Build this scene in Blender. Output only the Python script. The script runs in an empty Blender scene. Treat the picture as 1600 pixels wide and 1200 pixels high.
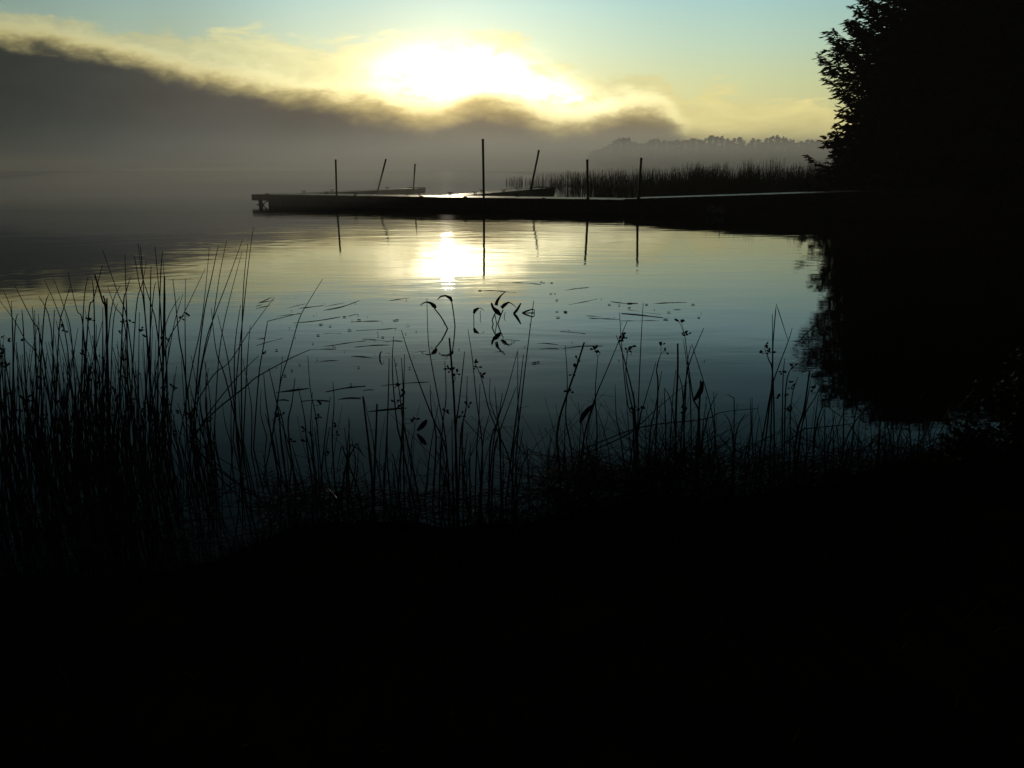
import bpy, bmesh, math, random
import numpy as np
from mathutils import Vector, Matrix, noise
rad = math.radians

# ------------------------------------------------------------------ camera
H = 1.7                      # eye above the water
F = 1300.0                   # focal length in photograph pixels
PITCH = rad(14.4)
CP, SP = math.cos(PITCH), math.sin(PITCH)
sc = bpy.context.scene
col = sc.collection
cd = bpy.data.cameras.new("camera")
cam = bpy.data.objects.new("camera", cd)
col.objects.link(cam)
cam.location = (0, 0, H)
cam.rotation_euler = (math.pi / 2 - PITCH, 0, 0)
cd.sensor_width = 36
cd.lens = 36 * F / 1600
cd.clip_start = 0.05
cd.clip_end = 6000
sc.camera = cam
sc.view_settings.view_transform = 'Standard'
sc.view_settings.look = 'None'
sc.view_settings.exposure = 0.0
sc.view_settings.gamma = 1.0
sc.cycles.use_denoising = True
sc.cycles.max_bounces = 6
sc.cycles.volume_bounces = 2
sc.cycles.transparent_max_bounces = 8


def ray(px, py):
    v = 600 - py
    hc = F * CP + v * SP
    return (px - 800) / hc, (-F * SP + v * CP) / hc       # x/y, z/y


def P(px, py, Y):
    a, e = ray(px, py)
    return Vector((a * Y, Y, H + e * Y))


def G(px, py, z=0.0):
    a, e = ray(px, py)
    Y = (H - z) / -e
    return Vector((a * Y, Y, z))


def ang(px, py):
    a, e = ray(px, py)
    return math.atan(a), math.atan(e / math.hypot(1, a))


def lin(r, g, b):
    f = lambda c: (c / 255 / 12.92) if c <= 10 else ((c / 255 + 0.055) / 1.055) ** 2.4
    return (f(r), f(g), f(b), 1)


SUN_AZ, SUN_EL = ang(694, 112)
SUN_DIR = Vector((math.sin(SUN_AZ) * math.cos(SUN_EL), math.cos(SUN_AZ) * math.cos(SUN_EL), math.sin(SUN_EL)))

# ------------------------------------------------------------------ sun lamp
sd = bpy.data.lights.new("sun", 'SUN')
sd.energy = 0.7
sd.angle = rad(0.9)
sd.color = (1.0, 0.84, 0.6)
sun = bpy.data.objects.new("sun", sd)
col.objects.link(sun)
sun.rotation_euler = (-SUN_DIR).to_track_quat('-Z', 'Y').to_euler()

# ------------------------------------------------------------------ world
world = bpy.data.worlds.new("World")
sc.world = world
world.use_nodes = True
nt = world.node_tree
nt.nodes.clear()


class NB:
    """small node-building helper"""
    def __init__(s, tree):
        s.t = tree

    def n(s, kind, **kw):
        nd = s.t.nodes.new(kind)
        for k, v in kw.items():
            setattr(nd, k, v)
        return nd

    def put(s, sock, val):
        if isinstance(val, bpy.types.NodeSocket):
            s.t.links.new(val, sock)
        else:
            sock.default_value = val

    def m(s, op, a, b=0.0, c=0.0, clamp=False):
        nd = s.n('ShaderNodeMath', operation=op, use_clamp=clamp)
        s.put(nd.inputs[0], a)
        s.put(nd.inputs[1], b)
        if op in ('MULTIPLY_ADD', 'SMOOTH_MIN'):
            s.put(nd.inputs[2], c)
        return nd.outputs[0]

    def rng(s, v, a, b, c=0.0, d=1.0, kind='SMOOTHSTEP'):
        nd = s.n('ShaderNodeMapRange', interpolation_type=kind)
        for i, x in enumerate((v, a, b, c, d)):
            s.put(nd.inputs[i], x)
        return nd.outputs[0]

    def ramp(s, v, stops, mode='EASE'):
        nd = s.n('ShaderNodeValToRGB')
        cr = nd.color_ramp
        cr.interpolation = mode
        while len(cr.elements) < len(stops):
            cr.elements.new(0.5)
        for el, (p, c) in zip(cr.elements, stops):
            el.position = p
            el.color = c if hasattr(c, '__len__') else (c, c, c, 1)
        s.put(nd.inputs[0], v)
        return nd.outputs[0]

    def mix(s, f, a, b, mode='MIX'):
        nd = s.n('ShaderNodeMix', data_type='RGBA', blend_type=mode, clamp_factor=True)
        s.put(nd.inputs[0], f)
        s.put(nd.inputs[6], a)
        s.put(nd.inputs[7], b)
        return nd.outputs[2]

    def scale(s, colr, f):
        nd = s.n('ShaderNodeVectorMath', operation='SCALE')
        s.put(nd.inputs[0], colr)
        s.put(nd.inputs[3], f)
        return nd.outputs[0]

    def add(s, a, b):
        nd = s.n('ShaderNodeVectorMath', operation='ADD')
        s.put(nd.inputs[0], a)
        s.put(nd.inputs[1], b)
        return nd.outputs[0]

    def noise(s, vec, scale, detail=4, rough=0.55, dist=0.0, w=None):
        nd = s.n('ShaderNodeTexNoise')
        s.put(nd.inputs['Vector'], vec)
        nd.inputs['Scale'].default_value = scale
        nd.inputs['Detail'].default_value = detail
        nd.inputs['Roughness'].default_value = rough
        nd.inputs['Distortion'].default_value = dist
        return nd.outputs[0]


w = NB(nt)
tc = w.n('ShaderNodeTexCoord').outputs['Generated']
sep = w.n('ShaderNodeSeparateXYZ')
w.put(sep.inputs[0], tc)
X_, Y_, Z_ = sep.outputs
AZ = w.m('ARCTAN2', X_, Y_)                 # 0 ahead, + to the right
EL = w.m('ARCSINE', Z_)
A0, A1 = -0.85, 0.85
AN = w.rng(AZ, A0, A1, kind='LINEAR')       # azimuth 0..1 across the lake


def an(px, py=200):
    return (ang(px, py)[0] - A0) / (A1 - A0)


def mapv(scale, off=(0, 0, 0)):
    nd = w.n('ShaderNodeMapping')
    w.put(nd.inputs[0], tc)
    nd.inputs['Scale'].default_value = scale
    nd.inputs['Location'].default_value = off
    return nd.outputs[0]


n_big = w.noise(mapv((1, 1, 2.6)), 5.0, 5, 0.55)
n_mid = w.noise(mapv((1, 1, 2.2), (3, 1, 7)), 17.0, 6, 0.6, 0.3)
def strk():
    nd = w.n('ShaderNodeMapping')
    w.put(nd.inputs[0], tc)
    nd.inputs['Scale'].default_value = (1, 1, 3.4)
    nd.inputs['Rotation'].default_value = (0, rad(14), 0)
    nd.inputs['Location'].default_value = (5, 2, 1)
    return w.noise(nd.outputs[0], 13.0, 9, 0.66, 0.5)


n_str = strk()
n_fin = w.noise(mapv((1, 1, 2.0), (9, 4, 2)), 42.0, 5, 0.6, 0.4)

# clear sky by elevation
EMAX = 0.9
EN = w.rng(EL, 0.0, EMAX, kind='LINEAR')
clear = w.ramp(EN, [
    (0.00, lin(214, 204, 140)),
    (ang(1200, 190)[1] / EMAX, lin(212, 208, 148)),
    (ang(1200, 130)[1] / EMAX, lin(200, 211, 162)),
    (ang(1100, 70)[1] / EMAX, lin(178, 209, 187)),
    (ang(1000, 5)[1] / EMAX, lin(158, 202, 200)),
    (0.25, lin(98, 138, 143)),
    (0.34, lin(54, 88, 96)),
    (0.50, lin(30, 54, 61)),
    (0.70, lin(19, 36, 42)),
    (1.00, lin(12, 26, 32)),
], 'LINEAR')
side = w.ramp(AN, [(0.0, 0.10), (an(0), 0.50), (an(250), 0.66), (an(520), 0.98), (an(800), 1.12), (an(1100), 0.98),
                   (an(1400), 0.84), (0.93, 0.5), (1.0, 0.25)], 'EASE')
# physical daylight sky underneath the graded gradient
nish = w.n('ShaderNodeTexSky', sky_type='NISHITA', sun_disc=False)
nish.sun_elevation = SUN_EL
nish.sun_rotation = SUN_AZ
nish.air_density = 1.0
nish.dust_density = 2.0
backdim = w.rng(Y_, -0.30, 0.60, 0.09, 1.0)
hi = w.rng(EL, 0.12, 0.35, 1.0, 0.15)
nis = w.scale(nish.outputs[0], w.m('MULTIPLY', w.m('MULTIPLY', backdim, hi), 0.006))
sky = w.add(w.scale(clear, w.m('MULTIPLY', side, backdim)), nis)

# sun distance
dot = w.n('ShaderNodeVectorMath', operation='DOT_PRODUCT')
w.put(dot.inputs[0], tc)
dot.inputs[1].default_value = SUN_DIR
D = w.m('ARCCOSINE', w.m('MINIMUM', dot.outputs['Value'], 0.999999))
g1 = w.m('EXPONENT', w.m('MULTIPLY', w.m('POWER', w.m('DIVIDE', D, 0.026), 2.0), -1.0))
g2 = w.m('EXPONENT', w.m('DIVIDE', D, -0.085))
near = w.m('EXPONENT', w.m('DIVIDE', D, -0.16))

# pale wisps above the bank
ctrl = [(-200, 5), (0, 29), (120, 47), (250, 82), (400, 114), (520, 133), (600, 146), (655, 158), (700, 155), (740, 136), (800, 144),
        (850, 168), (905, 172), (960, 160), (1010, 150), (1045, 160), (1075, 196), (1110, 212), (1200, 218), (1300, 222), (1700, 226)]
BS = 0.25
Bst = [(0.0, ang(-200, 20)[1] / BS)] + [(an(x, y), max(0.001, ang(x, y)[1]) / BS) for x, y in ctrl if 0.005 < an(x, y) < 0.995]
B = w.m('MULTIPLY', w.ramp(AN, Bst, 'CARDINAL'), BS)
jit = w.m('ADD', w.m('MULTIPLY', w.m('SUBTRACT', n_mid, 0.5), 0.026), w.m('MULTIPLY', w.m('SUBTRACT', n_fin, 0.5), 0.016))
jit = w.m('ADD', jit, w.m('MULTIPLY', w.m('SUBTRACT', n_str, 0.5), 0.014))
T = w.m('ADD', w.m('SUBTRACT', B, EL), jit)            # >0 inside the fog bank

wispn = w.m('ADD', w.m('MULTIPLY', n_big, 0.45), w.m('MULTIPLY', n_str, 0.65))
# how high the wisps reach above the bank by azimuth
reach = w.ramp(AN, [(0.0, 0.05), (an(0), 0.03), (an(120), 0.05), (an(200), 0.06), (an(300), 0.16), (an(450), 0.27), (an(600), 0.30),
                    (an(760), 0.36), (an(850), 0.30), (an(960), 0.14), (an(1060), 0.14), (an(1120), 0.34), (an(1250), 0.24), (1.0, 0.1)], 'EASE')
rr = w.m('MULTIPLY', reach, 0.17)
over = w.m('DIVIDE', w.m('MULTIPLY', T, -1.0), rr)      # 0 at the bank, 1 at the top of the wisps
wm = w.m('SUBTRACT', w.m('MULTIPLY', w.m('SUBTRACT', wispn, 0.20), 3.2), over)
wmask = w.m('MULTIPLY', w.rng(wm, -0.10, 0.45), backdim)
wcol = w.mix(w.rng(AZ, 0.08, 0.22), w.mix(near, lin(196, 198, 150), lin(253, 230, 158)), lin(238, 224, 152))
wcol = w.scale(wcol, w.ramp(AN, [(0.0, 0.15), (an(0), 0.66), (an(200), 0.80), (an(400), 1.12), (an(520), 1.40), (an(620), 1.40), (an(700), 1.2), (an(1000), 1.0), (an(1300), 0.95), (1.0, 0.3)]))
wcol = w.scale(wcol, w.m('MULTIPLY_ADD', w.m('SUBTRACT', n_str, 0.5), 0.75, 1.0))
sky = w.mix(w.m('MULTIPLY', wmask, 0.76), sky, wcol)

# glow of the veiled sun
ex = w.m('DIVIDE', w.m('SUBTRACT', AZ, ang(704, 110)[0]), 0.060)
ey = w.m('DIVIDE', w.m('SUBTRACT', EL, ang(716, 118)[1]), 0.0215)
g0_ = w.m('EXPONENT', w.m('MULTIPLY', w.m('ADD', w.m('POWER', w.m('ABSOLUTE', ex), 2.0), w.m('POWER', w.m('ABSOLUTE', ey), 2.0)), -1.0))
tex = w.rng(w.m('ADD', w.m('MULTIPLY', n_mid, 0.6), w.m('MULTIPLY', n_fin, 0.4)), 0.36, 0.58, 0.25, 1.35)
glow = w.m('ADD', w.m('MULTIPLY', w.m('ADD', w.m('MULTIPLY', g0_, 5.4), w.m('MULTIPLY', g1, 0.4)), tex), w.m('MULTIPLY', g2, 0.42))
gl = w.scale((1.0, 0.84, 0.50), glow)
sky = w.add(sky, gl)
# the second bright patch low on the bank's shoulder, right of the sun
b2az, b2el = ang(850, 138)
dx = w.m('DIVIDE', w.m('SUBTRACT', AZ, b2az), 0.070)
dy = w.m('DIVIDE', w.m('SUBTRACT', EL, w.m('MULTIPLY_ADD', w.m('SUBTRACT', AZ, b2az), -0.30, b2el)), 0.017)
g3 = w.m('EXPONENT', w.m('MULTIPLY', w.m('ADD', w.m('POWER', dx, 2.0), w.m('POWER', dy, 2.0)), -1.0))
sky = w.add(sky, w.scale((1.0, 0.86, 0.50), w.m('MULTIPLY', w.m('MULTIPLY', g3, tex), 1.5)))

# the fog bank itself
body = w.ramp(AN, [(0.0, lin(22, 26, 26)), (an(0), lin(49, 53, 50)), (an(150), lin(64, 66, 62)), (an(400), lin(92, 87, 78)),
                   (an(600), lin(108, 96, 82)), (an(760), lin(118, 102, 82)), (an(900), lin(132, 112, 86)),
                   (an(1020), lin(136, 118, 84)), (an(1150), lin(150, 140, 104)), (an(1350), lin(120, 120, 98)), (1.0, lin(50, 54, 50))], 'LINEAR')
low = w.ramp(AN, [(0.0, lin(22, 26, 26)), (an(0), lin(52, 58, 56)), (an(200), lin(73, 77, 74)), (an(450), lin(97, 98, 93)),
                  (an(700), lin(120, 117, 107)), (an(900), lin(134, 130, 116)), (an(1100), lin(134, 131, 112)), (an(1350), lin(112, 112, 96)), (1.0, lin(45, 48, 45))], 'LINEAR')
body = w.mix(w.rng(EL, 0.075, 0.012), body, low)
body = w.scale(body, w.m('ADD', w.m('MULTIPLY_ADD', w.m('SUBTRACT', n_big, 0.5), 0.5, 1.0), w.m('MULTIPLY', w.m('SUBTRACT', n_str, 0.5), w.rng(EL, 0.02, 0.09, 0.05, 0.45))))
edgec = w.scale(w.mix(near, lin(196, 184, 122), lin(255, 224, 140)), w.ramp(AN, [(0.0, 0.1), (an(0), 1.0), (an(300), 1.0), (an(600), 1.0), (an(1100), 1.0), (1.0, 0.4)]))
# the edge is broad and bright close to the sun
ew = w.m('MULTIPLY_ADD', near, 0.020, 0.022)
inner = w.rng(w.m('DIVIDE', T, ew), 0.0, 1.25)
bank = w.mix(inner, edgec, body)
bank = w.add(bank, w.scale((1.0, 0.80, 0.45), w.m('MULTIPLY', w.m('EXPONENT', w.m('DIVIDE', D, -0.035)), 0.32)))
amask = w.rng(T, -0.006, 0.017)
sky = w.mix(amask, sky, w.scale(bank, w.m('MAXIMUM', backdim, 0.06)))
# sunlit crest running along the top of the bank
crest = w.m('EXPONENT', w.m('MULTIPLY', w.m('POWER', w.m('DIVIDE', w.m('SUBTRACT', T, 0.004), 0.011), 2.0), -1.0))
crest = w.m('MULTIPLY', crest, w.ramp(AN, [(0.0, 0.0), (an(0), 0.10), (an(300), 0.16), (an(560), 0.30), (an(700), 0.25), (an(840), 0.45), (an(1000), 0.48), (an(1055), 0.30), (an(1090), 0.05), (1.0, 0.0)]))
sky = w.add(sky, w.scale((1.0, 0.90, 0.55), crest))
bg = w.n('ShaderNodeBackground')
w.put(bg.inputs[0], sky)
bg.inputs[1].default_value = 1.0
wo = w.n('ShaderNodeOutputWorld')
nt.links.new(bg.outputs[0], wo.inputs[0])


# ------------------------------------------------------------------ materials
def mat(name, c1, c2, rough=0.7, scale=8.0, metal=0.0, spec=0.5, bump=0.0, bscale=40.0, stretch=(1, 1, 1)):
    m = bpy.data.materials.new(name)
    m.use_nodes = True
    b = NB(m.node_tree)
    bs = m.node_tree.nodes['Principled BSDF']
    tcn = b.n('ShaderNodeTexCoord').outputs['Object']
    mp = b.n('ShaderNodeMapping')
    b.put(mp.inputs[0], tcn)
    mp.inputs['Scale'].default_value = stretch
    ns = b.noise(mp.outputs[0], scale, 5, 0.6)
    b.put(bs.inputs['Base Color'], b.ramp(ns, [(0.3, (*c1, 1)), (0.7, (*c2, 1))], 'LINEAR'))
    bs.inputs['Roughness'].default_value = rough
    bs.inputs['Metallic'].default_value = metal
    bs.inputs['Specular IOR Level'].default_value = spec
    if bump:
        bn = b.n('ShaderNodeBump')
        bn.inputs['Strength'].default_value = bump
        bn.inputs['Distance'].default_value = 0.01
        b.put(bn.inputs['Height'], b.noise(mp.outputs[0], bscale, 4, 0.6))
        b.put(bs.inputs['Normal'], bn.outputs[0])
    return m


M_RUSH = mat('rush_green', (0.020, 0.026, 0.012), (0.045, 0.050, 0.022), 0.8, 6, spec=0.15)
M_DEAD = mat('dead_rush', (0.05, 0.042, 0.028), (0.11, 0.092, 0.06), 0.85, 6, spec=0.15)
M_SEED = mat('seed_brown', (0.025, 0.018, 0.010), (0.05, 0.036, 0.02), 0.9, 30, spec=0.1)
M_LEAF = mat('leaf_green', (0.016, 0.028, 0.010), (0.034, 0.050, 0.018), 0.8, 3, spec=0.12)
M_NEEDLE = mat('needle_green', (0.010, 0.018, 0.009), (0.026, 0.036, 0.016), 0.9, 2, spec=0.05)
M_BARK = mat('bark', (0.03, 0.022, 0.016), (0.07, 0.055, 0.04), 0.95, 5, spec=0.1, bump=0.8, bscale=12, stretch=(1, 1, 0.25))
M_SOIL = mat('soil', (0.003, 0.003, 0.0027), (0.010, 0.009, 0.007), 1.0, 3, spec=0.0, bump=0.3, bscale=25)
M_WOOD = mat('weathered_wood', (0.035, 0.030, 0.024), (0.085, 0.072, 0.058), 0.75, 3, spec=0.3, bump=0.5, bscale=30, stretch=(0.4, 3, 3))
M_DECK = mat('wet_deck_wood', (0.05, 0.045, 0.038), (0.12, 0.105, 0.088), 0.42, 2, spec=0.6, bump=0.35, bscale=9, stretch=(1, 1, 1))
M_FLOAT = mat('float_plastic', (0.012, 0.012, 0.013), (0.025, 0.025, 0.027), 0.6, 4)
M_STEEL = mat('rusty_steel', (0.03, 0.022, 0.018), (0.08, 0.06, 0.05), 0.55, 12, metal=0.6)
M_PAINT = mat('pale_paint', (0.72, 0.70, 0.62), (0.85, 0.83, 0.76), 0.6, 30)
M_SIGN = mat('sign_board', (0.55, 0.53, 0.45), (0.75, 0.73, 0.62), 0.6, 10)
M_GRASS = mat('grass_green', (0.012, 0.020, 0.008), (0.030, 0.040, 0.016), 0.9, 4, spec=0.05)


def water_mat():
    m = bpy.data.materials.new('lake_water')
    m.use_nodes = True
    b = NB(m.node_tree)
    m.node_tree.nodes.remove(m.node_tree.nodes['Principled BSDF'])
    outn = m.node_tree.nodes['Material Output']
    df = b.n('ShaderNodeBsdfDiffuse')
    df.inputs[0].default_value = (0.0015, 0.0028, 0.003, 1)
    gs = b.n('ShaderNodeBsdfGlossy')
    gs.inputs['Color'].default_value = (0.76, 0.79, 0.85, 1)
    gs.inputs['Roughness'].default_value = 0.02
    fr = b.n('ShaderNodeFresnel')
    fr.inputs['IOR'].default_value = 1.333
    mx = b.n('ShaderNodeMixShader')
    b.put(mx.inputs[0], fr.outputs[0])
    b.put(mx.inputs[1], df.outputs[0])
    b.put(mx.inputs[2], gs.outputs[0])
    b.put(outn.inputs['Surface'], mx.outputs[0])
    tcn = b.n('ShaderNodeTexCoord').outputs['Object']
    def mp(s, o=(0, 0, 0), r=0.0):
        nd = b.n('ShaderNodeMapping')
        b.put(nd.inputs[0], tcn)
        nd.inputs['Scale'].default_value = s
        nd.inputs['Location'].default_value = o
        nd.inputs['Rotation'].default_value = (0, 0, r)
        return nd.outputs[0]
    patch = b.noise(mp((0.10, 0.16, 1)), 1.0, 4, 0.65, 0.6)
    pm = b.rng(patch, 0.40, 0.62, 0.25, 1.0)
    cy = b.n('ShaderNodeSeparateXYZ')
    b.put(cy.inputs[0], tcn)
    far = b.rng(cy.outputs[1], 4.0, 14.0, 0.25, 1.0)
    a = b.m('MULTIPLY', b.noise(mp((0.55, 1.5, 1), r=0.12), 1.0, 2, 0.5, 0.2), 0.0055)
    c = b.m('MULTIPLY', b.noise(mp((2.2, 6.0, 1), (4, 2, 0), -0.1), 1.0, 3, 0.55, 0.2), 0.0019)
    h = b.m('MULTIPLY', b.m('MULTIPLY', b.m('ADD', a, c), pm), far)
    bn = b.n('ShaderNodeBump')
    bn.inputs['Strength'].default_value = 1.0
    bn.inputs['Distance'].default_value = 1.0
    b.put(bn.inputs['Height'], h)
    b.put(fr.inputs['Normal'], bn.outputs[0])
    b.put(gs.inputs['Normal'], bn.outputs[0])
    return m


M_WATER = water_mat()


# ------------------------------------------------------------------ mesh helpers
class MB:
    def __init__(s):
        s.v, s.f = [], []

    def box(s, c, sx, sy, sz, rz=0.0, u=None, w_=None):
        """box by centre, half sizes and (u,w) horizontal axes"""
        u = Vector(u) if u is not None else Vector((math.cos(rz), math.sin(rz), 0))
        w_ = Vector(w_) if w_ is not None else Vector((-u.y, u.x, 0))
        k = len(s.v)
        up = Vector((0, 0, 1))
        for a in (-1, 1):
            for b in (-1, 1):
                for d in (-1, 1):
                    s.v.append(Vector(c) + u * sx * a + w_ * sy * b + up * sz * d)
        for q in ((0, 1, 3, 2), (4, 6, 7, 5), (0, 4, 5, 1), (2, 3, 7, 6), (0, 2, 6, 4), (1, 5, 7, 3)):
            s.f.append([k + i for i in q])
        return s

    def tube(s, pts, r0, r1=None, n=6, cap=True, rfun=None):
        r1 = r0 if r1 is None else r1
        pts = [Vector(p) for p in pts]
        k = len(s.v)
        N = len(pts)
        ref = Vector((0.31, 0.95, 0.05))
        for i, p in enumerate(pts):
            t = (pts[min(i + 1, N - 1)] - pts[max(i - 1, 0)])
            if t.length < 1e-9:
                t = Vector((0, 0, 1))
            t.normalize()
            a = t.cross(ref)
            if a.length < 0.05:
                a = t.cross(Vector((1, 0, 0)))
            a.normalize()
            b = t.cross(a)
            f = i / max(1, N - 1)
            r = rfun(f) if rfun else r0 + (r1 - r0) * f
            for j in range(n):
                th = 2 * math.pi * j / n
                s.v.append(p + (a * math.cos(th) + b * math.sin(th)) * r)
        for i in range(N - 1):
            for j in range(n):
                a0 = k + i * n + j
                b0 = k + i * n + (j + 1) % n
                s.f.append([a0, b0, b0 + n, a0 + n])
        if cap:
            s.f.append([k + j for j in range(n)][::-1])
            s.f.append([k + (N - 1) * n + j for j in range(n)])
        return s

    def blob(s, c, r, sz=1.0, n=6, rings=4, axis=None):
        k = len(s.v)
        c = Vector(c)
        q = (Vector(axis).to_track_quat('Z', 'Y') if axis is not None else None)
        def put(v):
            if q:
                v = q @ v
            s.v.append(c + v)
        put(Vector((0, 0, -r * sz)))
        for i in range(1, rings):
            ph = math.pi * i / rings
            for j in range(n):
                th = 2 * math.pi * (j + 0.5 * (i % 2)) / n
                put(Vector((math.sin(ph) * math.cos(th) * r, math.sin(ph) * math.sin(th) * r, -math.cos(ph) * r * sz)))
        put(Vector((0, 0, r * sz)))
        for j in range(n):
            s.f.append([k, k + 1 + (j + 1) % n, k + 1 + j])
        for i in range(rings - 2):
            for j in range(n):
                a0 = k + 1 + i * n + j
                b0 = k + 1 + i * n + (j + 1) % n
                s.f.append([a0, b0, b0 + n, a0 + n])
        t = len(s.v) - 1
        for j in range(n):
            s.f.append([t, k + 1 + (rings - 2) * n + j, k + 1 + (rings - 2) * n + (j + 1) % n])
        return s

    def leaf(s, p, d, L, W, nrm, bend=0.0):
        """pointed leaf of four faces with a fold"""
        p, d, nrm = Vector(p), Vector(d).normalized(), Vector(nrm)
        sd_ = d.cross(nrm)
        if sd_.length < 1e-6:
            sd_ = d.cross(Vector((1, 0.3, 0.2)))
        sd_.normalize()
        up = sd_.cross(d)
        k = len(s.v)
        s.v += [p, p + d * L * 0.45 + sd_ * W * 0.5 + up * W * 0.12, p + d * L * 0.5 - up * W * 0.05, p + d * L * 0.45 - sd_ * W * 0.5 + up * W * 0.12,
                p + d * L - up * (W * 0.15 + bend * L)]
        s.f += [[k, k + 1, k + 2], [k, k + 2, k + 3], [k + 1, k + 4, k + 2], [k + 2, k + 4, k + 3]]
        return s

    def mesh(s, name, m, origin=(0, 0, 0), smooth=False):
        o = Vector(origin)
        me = bpy.data.meshes.new(name)
        me.from_pydata([v - o for v in s.v], [], s.f)
        me.materials.append(m)
        if smooth:
            me.polygons.foreach_set('use_smooth', [True] * len(me.polygons))
        me.update()
        return me

    def build(s, name, m, parent=None, origin=None, smooth=False):
        """vertices are in world space; the object's origin goes to `origin`"""
        base = Vector(parent.location) if parent is not None and origin is None else Vector(origin or (0, 0, 0))
        me = s.mesh(name, m, base, smooth)
        ob = bpy.data.objects.new(name, me)
        col.objects.link(ob)
        if parent is not None:
            ob.parent = parent
            pw = Vector(parent['_o']) if '_o' in parent else Vector(parent.location)
            ob.location = base - pw
        else:
            ob.location = base
        return ob


def tag(o, label=None, cat=None, group=None, kind=None):
    if label:
        o['label'] = label
    if cat:
        o['category'] = cat
    if group:
        o['group'] = group
    if kind:
        o['kind'] = kind
    return o


def thing(name, loc, label, cat, group=None):
    o = bpy.data.objects.new(name, None)
    o.empty_display_size = 0.2
    col.objects.link(o)
    o.location = loc
    return tag(o, label, cat, group)


def copy_tree(o, loc, rz=0.0, scale=1.0, label=None):
    r = o.copy()
    col.objects.link(r)
    r.location = loc
    r.rotation_euler = (0, 0, rz)
    r.scale = (scale,) * 3 if not hasattr(scale, '__len__') else scale
    if label:
        r['label'] = label
    for ch in list(o.children):
        c = ch.copy()
        col.objects.link(c)
        c.parent = r
    return r


def frange(a, b, n):
    return [a + (b - a) * i / (n - 1) for i in range(n)]


# ------------------------------------------------------------------ terrain and water
def hump(px, py):
    g = G(px, py)
    return (g.x, g.y)


near_shore = [(-400, -60), (-60, -8), (-14, 1.6), (-6, 2.6), hump(-60, 900), hump(120, 900), hump(260, 893), hump(350, 870), hump(400, 848), hump(450, 828), hump(510, 816),
              hump(600, 812), hump(700, 818), hump(800, 812), hump(900, 800), hump(1000, 792), hump(1100, 782), hump(1200, 768), hump(1300, 752),
              hump(1380, 722), hump(1460, 712), hump(1560, 700)]
LAKE = near_shore + [(5, 5.6), (8.5, 8.5), (12.5, 13), (14.5, 20), (15.0, 27), (15.0, 31), (15.6, 35), (19, 41), (26, 52), (36, 72), (60, 115),
                     (95, 175), (96, 195), (80, 208), (40, 214), (22, 221), (8, 300), (0, 600), (-60, 1180), (-1200, 1190), (-1200, 100)]
LP = np.array(LAKE)


def signed(px, py):
    """distance to the shoreline, positive on land (numpy arrays)"""
    d = np.full(px.shape, 1e9)
    inside = np.zeros(px.shape, bool)
    n = len(LP)
    for i in range(n):
        x0, y0 = LP[i]
        x1, y1 = LP[(i + 1) % n]
        ex, ey = x1 - x0, y1 - y0
        t = np.clip(((px - x0) * ex + (py - y0) * ey) / (ex * ex + ey * ey), 0, 1)
        d = np.minimum(d, np.hypot(px - x0 - t * ex, py - y0 - t * ey))
        cond = ((y0 > py) != (y1 > py))
        with np.errstate(divide='ignore', invalid='ignore'):
            xi = x0 + (py - y0) * ex / (ey if ey != 0 else 1e-9)
        inside ^= cond & (px < xi)
    return np.where(inside, -d, d)


def ground_z(x, y):
    s_ = signed(np.array([x]), np.array([y]))[0]
    return gz(s_, x, y)


def gz(s_, x, y):
    if abs(x) < 9 and y < 9:
        s_ += 0.07 * noise.noise(Vector((x * 2.1, y * 2.1, 5))) + 0.035 * noise.noise(Vector((x * 7, y * 7, 6)))
    z = s_ * 0.10 if s_ > 0 else s_ * 0.16
    if s_ > 0:
        z = min(z, 0.22 + 0.012 * s_)
    z = max(-1.6, min(0.3 if (x < -40 and y > 60) or y > 700 else 2.2, z))
    amp = min(1.0, abs(s_) * 1.5 + 0.15)
    return z + amp * 0.06 * noise.noise(Vector((x * 1.1, y * 1.1, 0))) + amp * 0.02 * noise.noise(Vector((x * 5, y * 5, 3)))


def axis_vals(n, a, b, k, c=0.0):
    t = np.linspace(-1, 1, n)
    v = np.sinh(k * t) / math.sinh(k)
    return np.where(v < 0, c + v * (c - a), c + v * (b - c))


gx = axis_vals(260, -1300, 1300, 9.0)
gy = axis_vals(260, -1300, 1300, 9.0, 4.0)
GX, GY = np.meshgrid(gx, gy)
S = signed(GX.ravel(), GY.ravel())
verts = [(x, y, gz(s_, x, y)) for x, y, s_ in zip(GX.ravel(), GY.ravel(), S)]
nx = len(gx)
faces = [(j * nx + i, j * nx + i + 1, (j + 1) * nx + i + 1, (j + 1) * nx + i) for j in range(len(gy) - 1) for i in range(nx - 1)]
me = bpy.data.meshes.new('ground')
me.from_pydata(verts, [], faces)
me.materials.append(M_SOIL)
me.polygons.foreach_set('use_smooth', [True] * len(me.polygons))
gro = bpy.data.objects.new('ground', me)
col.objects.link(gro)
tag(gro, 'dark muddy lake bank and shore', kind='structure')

me = bpy.data.meshes.new('lake_water')
me.from_pydata([(-1300, -1300, 0), (1300, -1300, 0), (1300, 1300, 0), (-1300, 1300, 0)], [], [(0, 1, 2, 3)])
me.materials.append(M_WATER)
wat = bpy.data.objects.new('water', me)
col.objects.link(wat)
tag(wat, 'calm lake water mirroring the sunrise', kind='structure')

# ------------------------------------------------------------------ docks
U = Vector((0.907, -0.421, 0))
W = Vector((0.421, 0.907, 0))
O = Vector((-13.2, 43.3, 0))
WID = 2.3


def dk(s_, t, z=0.0):
    p = O + U * s_ + W * t
    return Vector((p.x, p.y, z))


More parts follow.
